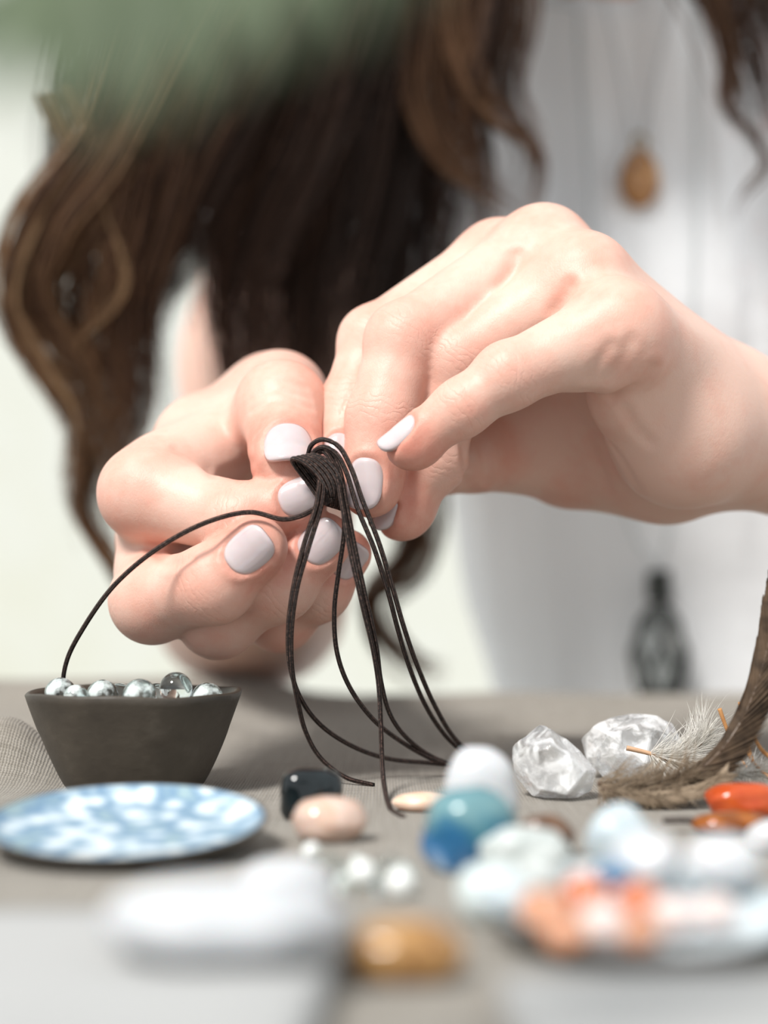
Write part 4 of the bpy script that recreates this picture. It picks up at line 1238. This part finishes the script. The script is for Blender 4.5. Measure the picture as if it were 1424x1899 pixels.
V, F = ico(4); V = np.sign(V) * np.abs(V) ** 0.9 * np.array([7.2, 4.2, 2.0]); V[:, 2] += 0.35 * V[:, 0] * 0.15
cA = P(1352, table_y(306), 306); cA[2] = 2.2
mesh_obj('pendant', V + cA, F, amber, am)
V, F, uv = tube(catmull(np.array([cA + (-6.5, 0, 0.2), cA + (-9, 0.3, 0.3), cA + (-12.4, 0.4, 0.2)]), 20), 0.55, 8); mesh_obj('cord', V, F, cordm, am, uv=uv)
# things in and around the pale dish
def chip(px, py, d, w, h, mat, label, seed):
    V, F = ico(3)
    dsp = np.array([mnoise.fractal(Vector(v) * 1.2 + Vector((seed, 0, seed * 2.0)), 1.0, 2.0, 2) for v in V])
    V = V * (1 + 0.16 * dsp)[:, None] * np.array([w / 2, w * 0.42, h / 2])
    c = P(px, py, d)
    q = (c - D2); zd = D2[2] + 1.55 - q[1] * math.tan(math.radians(-6.5)) 
    c[2] = max(c[2], zd + h / 2)
    props(mesh_obj('stone_chip', V + c, F, mat), label, 'stone chip', 'chips in the pale dish')
pinkw = stone_mat('pale_pink_quartz', [(0.3, (0.74, 0.60, 0.56)), (0.7, (0.82, 0.76, 0.74))], 100, 0.2, 0, 0.2)
carn3 = stone_mat('dusty_carnelian', [(0.3, (0.52, 0.14, 0.06)), (0.7, (0.58, 0.25, 0.14))], 110, 0.2, 0, 0.3)
carn2 = stone_mat('light_carnelian', [(0.3, (0.54, 0.25, 0.14)), (0.7, (0.60, 0.37, 0.26))], 110, 0.15, 0, 0.3)
chip(1010, 1690, 207, 6.9, 5.6, carn2, 'leftmost light orange chip in the pale dish', 1)
chip(1085, 1665, 211, 6.5, 6.2, carn3, 'deep orange chip standing left of the middle of the pale dish', 2)
chip(1050, 1735, 198, 6.1, 5.0, carn2, 'orange chip nearest the front rim of the pale dish', 3)
chip(1118, 1712, 199, 6.1, 5.2, pinkw, 'whitish pink chip among the orange chips in the pale dish', 4)
chip(1182, 1675, 208, 6.3, 5.6, carn3, 'deep orange chip right of the whitish pink chip', 5)
chip(1185, 1728, 198, 5.5, 4.4, carn2, 'small light orange chip right of the front orange chip', 6)
chip(1250, 1695, 203, 6.3, 4.6, pinkw, 'pale pink chip right of the orange chips', 7)
chip(1325, 1690, 205, 5.9, 4.4, pinkw, 'rightmost pale pink chip in the pale dish', 8)
chip(1135, 1620, 218, 5.0, 4.0, stone_mat('blue_chip', [(0.3, (0.06, 0.15, 0.27)), (0.7, (0.18, 0.31, 0.45))], 120, 0.2), 'small dark blue chip behind the orange chips in the pale dish', 9)
chip(940, 1690, 212, 7.4, 6.0, paleblue, 'pale blue pebble at the left side of the pale dish', 10)
chip(1000, 1630, 220, 7.4, 6.0, greyrock, 'grey speckled pebble at the back left of the pale dish', 11)
chip(1200, 1590, 223, 10.0, 7.0, whiteq, 'large white pebble at the back of the pale dish', 12)
chip(1340, 1595, 221, 10.5, 7.0, whiteq, 'large white pebble at the back right of the pale dish', 13)
# front left
milky = stone_mat('milky_quartz', [(0.3, (0.47, 0.49, 0.51)), (0.7, (0.56, 0.575, 0.59))], 60, 0.45, 0, 0.25)
stone('milky_quartz', 'large flat milky white quartz, very blurred in the left foreground', 'stone', milky, 185, 645, 1628, 186, 0.62, 2.3, 0.10, 21, zoff=4.6)
stone('milky_quartz', 'smaller rounded white quartz behind the large milky one', 'stone', milky, 440, 618, 1592, 236, 0.7, 2.3, 0.10, 22)
tiger = stone_mat('tiger_eye', [(0.3, (0.14, 0.06, 0.02)), (0.5, (0.38, 0.20, 0.07)), (0.7, (0.55, 0.36, 0.16))], 130, 0.15, dist=2.0)
stone('tumbled_stone', 'golden brown tiger-eye stone in the blurred centre foreground', 'stone', tiger, 636, 862, 1706, 192, 0.6, 2.2, 0.08, 23)
glint_white = mat_simple('glint_white_glass', (0.80, 0.82, 0.80), 0.05, 0.8)  # opaque white base colour stands in for bright sparkle on clear beads
for k, (px, py, d, r) in enumerate([(612, 1640, 262, 1.9), (640, 1640, 256, 1.8), (662, 1632, 262, 1.7), (672, 1650, 252, 2.1), (700, 1642, 255, 1.9), (724, 1632, 258, 2.1), (748, 1645, 252, 2.0), (742, 1672, 243, 2.2), (712, 1676, 244, 1.9), (590, 1628, 268, 1.7), (640, 1668, 246, 1.7), (578, 1600, 276, 1.6)]):
    c = P(px, table_y(d), d); c[2] = r
    o = mesh_obj('loose_bead', Vi * r + c, Fi, (glass, glass, cloudy, glint_white)[k % 4], base=c - np.array([0, 0, r]))
    props(o, 'tiny clear glass bead scattered on the cloth below the beige stone', 'bead', 'loose glass beads on the cloth')

# ------------------------------------------------------------------ raw quartz
m, nt, b = new_mat('raw_quartz')
vec = coords(nt); n1 = noise(nt, vec, 190, 5, 0.6, 0.8); n2 = noise(nt, vec, 520, 5, 0.65)
b.inputs['Base Color'].default_value = (0.97, 0.975, 0.98, 1)
L(nt, ramp(nt, n1.outputs[0], [(0.42, (0.90, 0.90, 0.90)), (0.60, (0.30, 0.30, 0.30))]), b.inputs['Transmission Weight'])
setin(b, Roughness=0.07, IOR=1.54)
bump(nt, mathn(nt, 'ADD', n1.outputs[0], mathn(nt, 'MULTIPLY', n2.outputs[0], 0.4)), b, 0.22, 0.0012)
quartz = m
def crystal(label, pts, d, thick, seed):
    """raw crystal: outline points (px) given depth, hull, then chipped facets"""
    r = np.random.default_rng(seed); P3 = []
    c = P(np.mean([p[0] for p in pts]), table_y(d), d)
    for px, py in pts:
        q = P(px, py, d); P3.append(q + np.array([0, r.uniform(-0.25, 0.25) * thick, 0]))
    cen = np.mean(P3, 0)
    for q in list(P3):
        for s in (-1, 1):
            P3.append(cen + (q - cen) * r.uniform(0.45, 0.72) + np.array([0, s * thick * r.uniform(0.36, 0.5), 0]))
    P3 = np.array(P3); P3[:, 2] = np.maximum(P3[:, 2], 0)
    bm = bmesh.new()
    for q in P3: bm.verts.new(q)
    res = bmesh.ops.convex_hull(bm, input=bm.verts)
    bmesh.ops.delete(bm, geom=[v for v in bm.verts if not v.link_faces], context='VERTS')
    bmesh.ops.dissolve_limit(bm, angle_limit=0.20, verts=bm.verts, edges=bm.edges)
    bmesh.ops.bevel(bm, geom=list(bm.edges), offset=0.35, segments=1, affect='EDGES', profile=0.5)
    bmesh.ops.triangulate(bm, faces=bm.faces)
    bmesh.ops.subdivide_edges(bm, edges=[e for e in bm.edges if e.calc_length() > 2.2], cuts=2, use_grid_fill=True)
    bmesh.ops.triangulate(bm, faces=bm.faces)
    for v in bm.verts:
        k = mnoise.cell_vector(v.co * 0.23 + Vector((seed, 0, 0)))
        n = mnoise.fractal(v.co * 0.35, 1.0, 2.0, 3)
        v.co += v.normal * (0.22 * n) + (k - Vector((0.5, 0.5, 0.5))) * 0.30
    V = np.array([v.co[:] for v in bm.verts]); bm.verts.index_update(); F = [tuple(v.index for v in f.verts) for f in bm.faces]; bm.free()
    V[:, 2] -= V[:, 2].min() - cz_at(c[0], c[1])
    props(mesh_obj('raw_quartz', V, F, quartz, smooth=False), label, 'crystal', 'raw clear quartz chunks')
crystal('jagged clear quartz chunk with a pointed top, left of the feathers', [(952, 1388), (968, 1372), (1004, 1345), (1020, 1350), (1060, 1378), (1108, 1428), (1100, 1470), (1060, 1488), (1026, 1494), (985, 1478), (955, 1440), (950, 1410)], 358, 15, 4)
crystal('wide clear quartz chunk behind the white feather', [(1080, 1376), (1098, 1346), (1130, 1334), (1170, 1326), (1220, 1328), (1252, 1345), (1272, 1380), (1262, 1425), (1200, 1452), (1120, 1450), (1085, 1410)], 392, 17, 9)

# ------------------------------------------------------------------ feathers and dry stems
def mat_feather(name, c0, c1, sc=300):
    m, nt, b = new_mat(name)
    n1 = noise(nt, coords(nt), sc, 3)
    L(nt, ramp(nt, n1.outputs[0], [(0.3, c0), (0.7, c1)]), b.inputs['Base Color']); setin(b, Roughness=0.7)
    b.inputs['Specular IOR Level'].default_value = 0.25
    return m
def feather(label, pts, half_w, mat, quill_mat, side_dir, vane=(0.25, 1.0), down=(0.05, 0.4), down_n=140, down_len=5.0, quill_r=0.55, ang=0.45, n_barb=150, down_mat=None, vr=0.30, dr_=0.085):
    q = catmull(np.array([P(*p) for p in pts]), 120)
    root = empty('feather', q[0], label, 'feather')
    V, F, uv = tube(q, np.linspace(quill_r, quill_r * 0.35, 120), 8); mesh_obj('shaft', V, F, quill_mat, root)
    T = np.gradient(q, axis=0); T /= np.linalg.norm(T, axis=1, keepdims=True)
    sd = np.asarray(side_dir, float)
    S = sd - T * (T @ sd)[:, None]; S /= np.linalg.norm(S, axis=1, keepdims=True)
    Nn = np.cross(T, S)
    for sgn in (-1, 1):
        st = []
        for k in range(n_barb):
            t = vane[0] + (vane[1] - vane[0]) * (k + rng.uniform(0, 1)) / n_barb
            i = min(118, int(t * 119))
            env = min(1.0, (t - vane[0]) / 0.12 + 0.3) * min(1.0, (1.02 - t) / 0.12 + 0.1)
            ln = half_w * env * rng.uniform(0.88, 1.06) / math.sin(ang + 0.15)
            dr = nrm(math.cos(ang) * T[i] + sgn * math.sin(ang) * S[i])
            s = np.linspace(0, 1, 7)[:, None]
            c = q[i] + dr * ln * s + T[i] * ln * 0.18 * s ** 2 + Nn[i] * (0.12 * ln * s ** 2 + rng.normal(0, 0.12))
            st.append((c, vr, 0.5))
        V, F, _ = strands_mesh(st, 4); props(mesh_obj('vane', V, F, mat, root), kind='stuff')
    st = []
    for k in range(down_n):
        t = rng.uniform(*down); i = int(t * 119)
        a = rng.uniform(0, 6.28)
        dr = nrm(0.45 * T[i] + math.cos(a) * S[i] + 0.8 * math.sin(a) * Nn[i])
        ln = down_len * rng.uniform(0.4, 1.0)
        s = np.linspace(0, 1, 8)[:, None]
        cv = rng.normal(0, 0.25, 3)
        c = q[i] + dr * ln * s + (T[i] * 0.3 + cv) * ln * s ** 2
        c[:, 2] = np.maximum(c[:, 2], 0.4)
        st.append((c, dr_, 0.5))
    V, F, _ = strands_mesh(st, 3); props(mesh_obj('down', V, F, down_mat or mat, root), kind='stuff')
brf = mat_feather('brown_feather', (0.028, 0.017, 0.010), (0.10, 0.064, 0.038)); brd = mat_feather('brown_down', (0.20, 0.145, 0.095), (0.36, 0.28, 0.20))
whf = mat_feather('white_feather', (0.72, 0.69, 0.63), (0.82, 0.80, 0.76)); quill = mat_simple('feather_quill', (0.58, 0.36, 0.22), 0.4)
drkq = mat_simple('dark_quill', (0.10, 0.06, 0.035), 0.4)
feather('long dark brown feather curving up out of the right edge', [(1108, 1452, 342), (1170, 1466, 342), (1240, 1456, 343), (1310, 1418, 345), (1366, 1352, 348), (1404, 1268, 350), (1428, 1180, 352), (1450, 1080, 354)], 4.9, brf, drkq, camdir(0.72, -0.6, 0.25), (0.12, 1.0), (0.0, 0.34), 620, 8.0, 0.6, 0.34, 260, brd, dr_=0.10)
feather('shorter brown feather lying low along the cloth under the long dark feather', [(1116, 1462, 339), (1180, 1476, 338), (1250, 1474, 338), (1310, 1458, 339), (1345, 1436, 341)], 2.2, brd, drkq, camdir(0.1, -1, 0.5), (0.1, 1.0), (0.0, 0.6), 160, 4.0, 0.4, 0.35, 110, brd)
feather('small fluffy white feather with a pale quill resting on the quartz', [(1162, 1387, 372), (1200, 1396, 372), (1240, 1408, 372), (1282, 1396, 373), (1322, 1352, 375)], 3.0, whf, quill, camdir(0.3, 1, 0.2), (0.45, 1.0), (0.25, 0.95), 900, 8.5, 0.6, 0.5, 60, whf, vr=0.11, dr_=0.06)
feather('white downy feather lying on the cloth behind the carnelian stone', [(1296, 1452, 352), (1340, 1440, 354), (1390, 1432, 356), (1440, 1430, 358)], 3.0, whf, quill, camdir(0.2, 0.6, 1), (0.1, 1.0), (0.0, 0.95), 600, 6.0, 0.4, 0.5, 70, whf, vr=0.12, dr_=0.06)
straw = mat_feather('dry_orange_stem', (0.42, 0.18, 0.06), (0.62, 0.33, 0.14))
for k, (lab, pts, r) in enumerate([
    ('dry orange stem leaning in at the right edge, frontmost of the loose stems', [(1440, 1412, 352), (1412, 1390, 354), (1395, 1352, 356), (1402, 1320, 357)], 0.55),
    ('dry orange stem curling low beside the carnelian stone at the right edge', [(1384, 1386, 360), (1400, 1418, 356), (1426, 1440, 354), (1450, 1448, 352)], 0.5),
    ('thin orange stem tip poking up behind the dark feather', [(1372, 1302, 362), (1374, 1328, 362), (1384, 1372, 362), (1402, 1420, 362), (1432, 1452, 362)], 0.45),
    ('short orange stem tip pointing up left of the dark feather', [(1334, 1314, 366), (1345, 1345, 366), (1362, 1388, 366), (1396, 1440, 364)], 0.5)]):
    q = catmull(np.array([P(*p) for p in pts]), 40)
    V, F, uv = tube(q, r * np.linspace(1, 0.5, 40), 8); props(mesh_obj('dry_stem', V, F, straw), lab, 'stem', 'loose dry stems')

# ------------------------------------------------------------------ leafy sprig close to the lens, top left
m, nt, b = new_mat('green_leaf')
n1 = noise(nt, coords(nt), 120, 3)
L(nt, ramp(nt, n1.outputs[0], [(0.3, (0.050, 0.075, 0.034)), (0.7, (0.095, 0.125, 0.062))]), b.inputs['Base Color']); setin(b, Roughness=0.5)
leafm = m
sp = empty('leafy_sprig', (-565, -165, GROUND), 'soft green leafy sprig hanging blurred across the top left corner', 'plant')
stem = catmull(np.array([P(760, -700, 125), P(520, -420, 119), P(280, -220, 114), P(60, -90, 112), P(-160, 0, 111), (-60, 95, 88), (-110, 60, 108), (-220, 0, 150), (-380, -80, 120), (-520, -140, -60), (-560, -160, -260), (-565, -165, GROUND)]), 150)
V, F, uv = tube(stem, np.concatenate([np.linspace(0.4, 1.1, 60), np.linspace(1.1, 6.0, 90)]), 8); mesh_obj('stem', V, F, leafm, sp)
def leaf(a, tip, w, parent):
    a = np.asarray(a); tip = np.asarray(tip); ax = tip - a; ln = np.linalg.norm(ax); ax = ax / ln
    n_ = nrm(np.array([0.25, -1, 0.35]) - ax * (np.array([0.25, -1, 0.35]) @ ax)); s_ = np.cross(ax, n_)
    nu, nv = 7, 15; top = []
    for j in range(nv):
        t = j / (nv - 1); hw = w / 2 * (math.sin(math.pi * min(1, t ** 0.8)) ** 0.8 if 0 < t < 1 else 0.02)
        for i in range(nu):
            u = i / (nu - 1) * 2 - 1
            top.append(a + ax * ln * t + s_ * hw * u + n_ * (0.18 * hw * abs(u) - 0.10 * ln * t * t))
    top = np.array(top); bot = top - n_ * 0.35; n = nu * nv; F = []
    for j in range(nv - 1):
        for i in range(nu - 1):
            q = j * nu + i; F.append((q, q + 1, q + nu + 1, q + nu)); F.append((n + q, n + q + nu, n + q + nu + 1, n + q + 1))
    ring = list(range(nu)) + [j * nu + nu - 1 for j in range(1, nv)] + [(nv - 1) * nu + i for i in range(nu - 2, -1, -1)] + [j * nu for j in range(nv - 2, 0, -1)]
    for p0, p1 in zip(ring, ring[1:] + ring[:1]): F.append((p1, p0, n + p0, n + p1))
    mesh_obj('leaf', np.concatenate([top, bot]), F, leafm, parent)
for a, t_, w in [((60, -90, 112), (70, 150, 98), 6.5), ((150, -140, 113), (190, 200, 100), 6.5), ((250, -200, 114), (330, 160, 101), 6.5),
                 ((340, -260, 115), (450, 100, 102), 6), ((430, -330, 117), (560, 60, 104), 6), ((520, -420, 119), (690, 20, 106), 5),
                 ((-40, -30, 111), (-60, 120, 98), 6), ((620, -520, 121), (800, -60, 109), 5)]:
    leaf(P(*a), P(*t_), w, sp)
for k in range(26):
    q = stem[72 + k * 2]; s = 1 if k % 2 else -1
    leaf(q, q + np.array([rng.uniform(-10, 10), s * rng.uniform(18, 34), rng.uniform(-12, 18)]), 11, sp)

# ------------------------------------------------------------------ folded pale cloths at the very front
pale = mat_simple('pale_cotton', (0.41, 0.41, 0.405), 0.95, 0.1)
def napkin(label, x0, x1, y0, y1, seed, rot):
    nx, ny = 40, 30; parts = []
    cx, cy = (x0 + x1) / 2, (y0 + y1) / 2
    ca, sa = math.cos(rot), math.sin(rot)
    for lay in range(3):
        V = []; F = []
        for s in (0, 1):
            for j in range(ny):
                for i in range(nx):
                    u, v = i / (nx - 1), j / (ny - 1)
                    x = x0 + (x1 - x0) * u - cx; y = y0 + (y1 - y0) * v - cy
                    e = min(u, 1 - u, v * 1.0, 1 - v) * 12
                    z = 0.15 + lay * 1.25 + (1.1 if s else 0.0) * min(1, e + 0.25) + (0.35 * mnoise.fractal(Vector((x * 0.05, y * 0.05, seed)), 1, 2, 2) + 0.35)
                    V.append((cx + ca * x - sa * y, cy + sa * x + ca * y, z))
        n = nx * ny
        for j in range(ny - 1):
            for i in range(nx - 1):
                q = j * nx + i; F.append((n + q, n + q + 1, n + q + nx + 1, n + q + nx)); F.append((q, q + nx, q + nx + 1, q + 1))
        ring = list(range(nx)) + [j * nx + nx - 1 for j in range(1, ny)] + [(ny - 1) * nx + i for i in range(nx - 2, -1, -1)] + [j * nx for j in range(ny - 2, 0, -1)]
        for p0, p1 in zip(ring, ring[1:] + ring[:1]): F.append((p0, p1, n + p1, n + p0))
        parts.append((np.array(V), F))
    V, F = joinm(parts)
    props(mesh_obj('folded_napkin', V, F, pale), label, 'napkin')
napkin('pale grey folded napkin filling the blurred bottom right corner', 15, 105, 40, 186, 1.0, 0.03)
napkin('pale grey folded napkin filling the blurred bottom left corner', -118, -9, 40, 222, 5.0, -0.05)
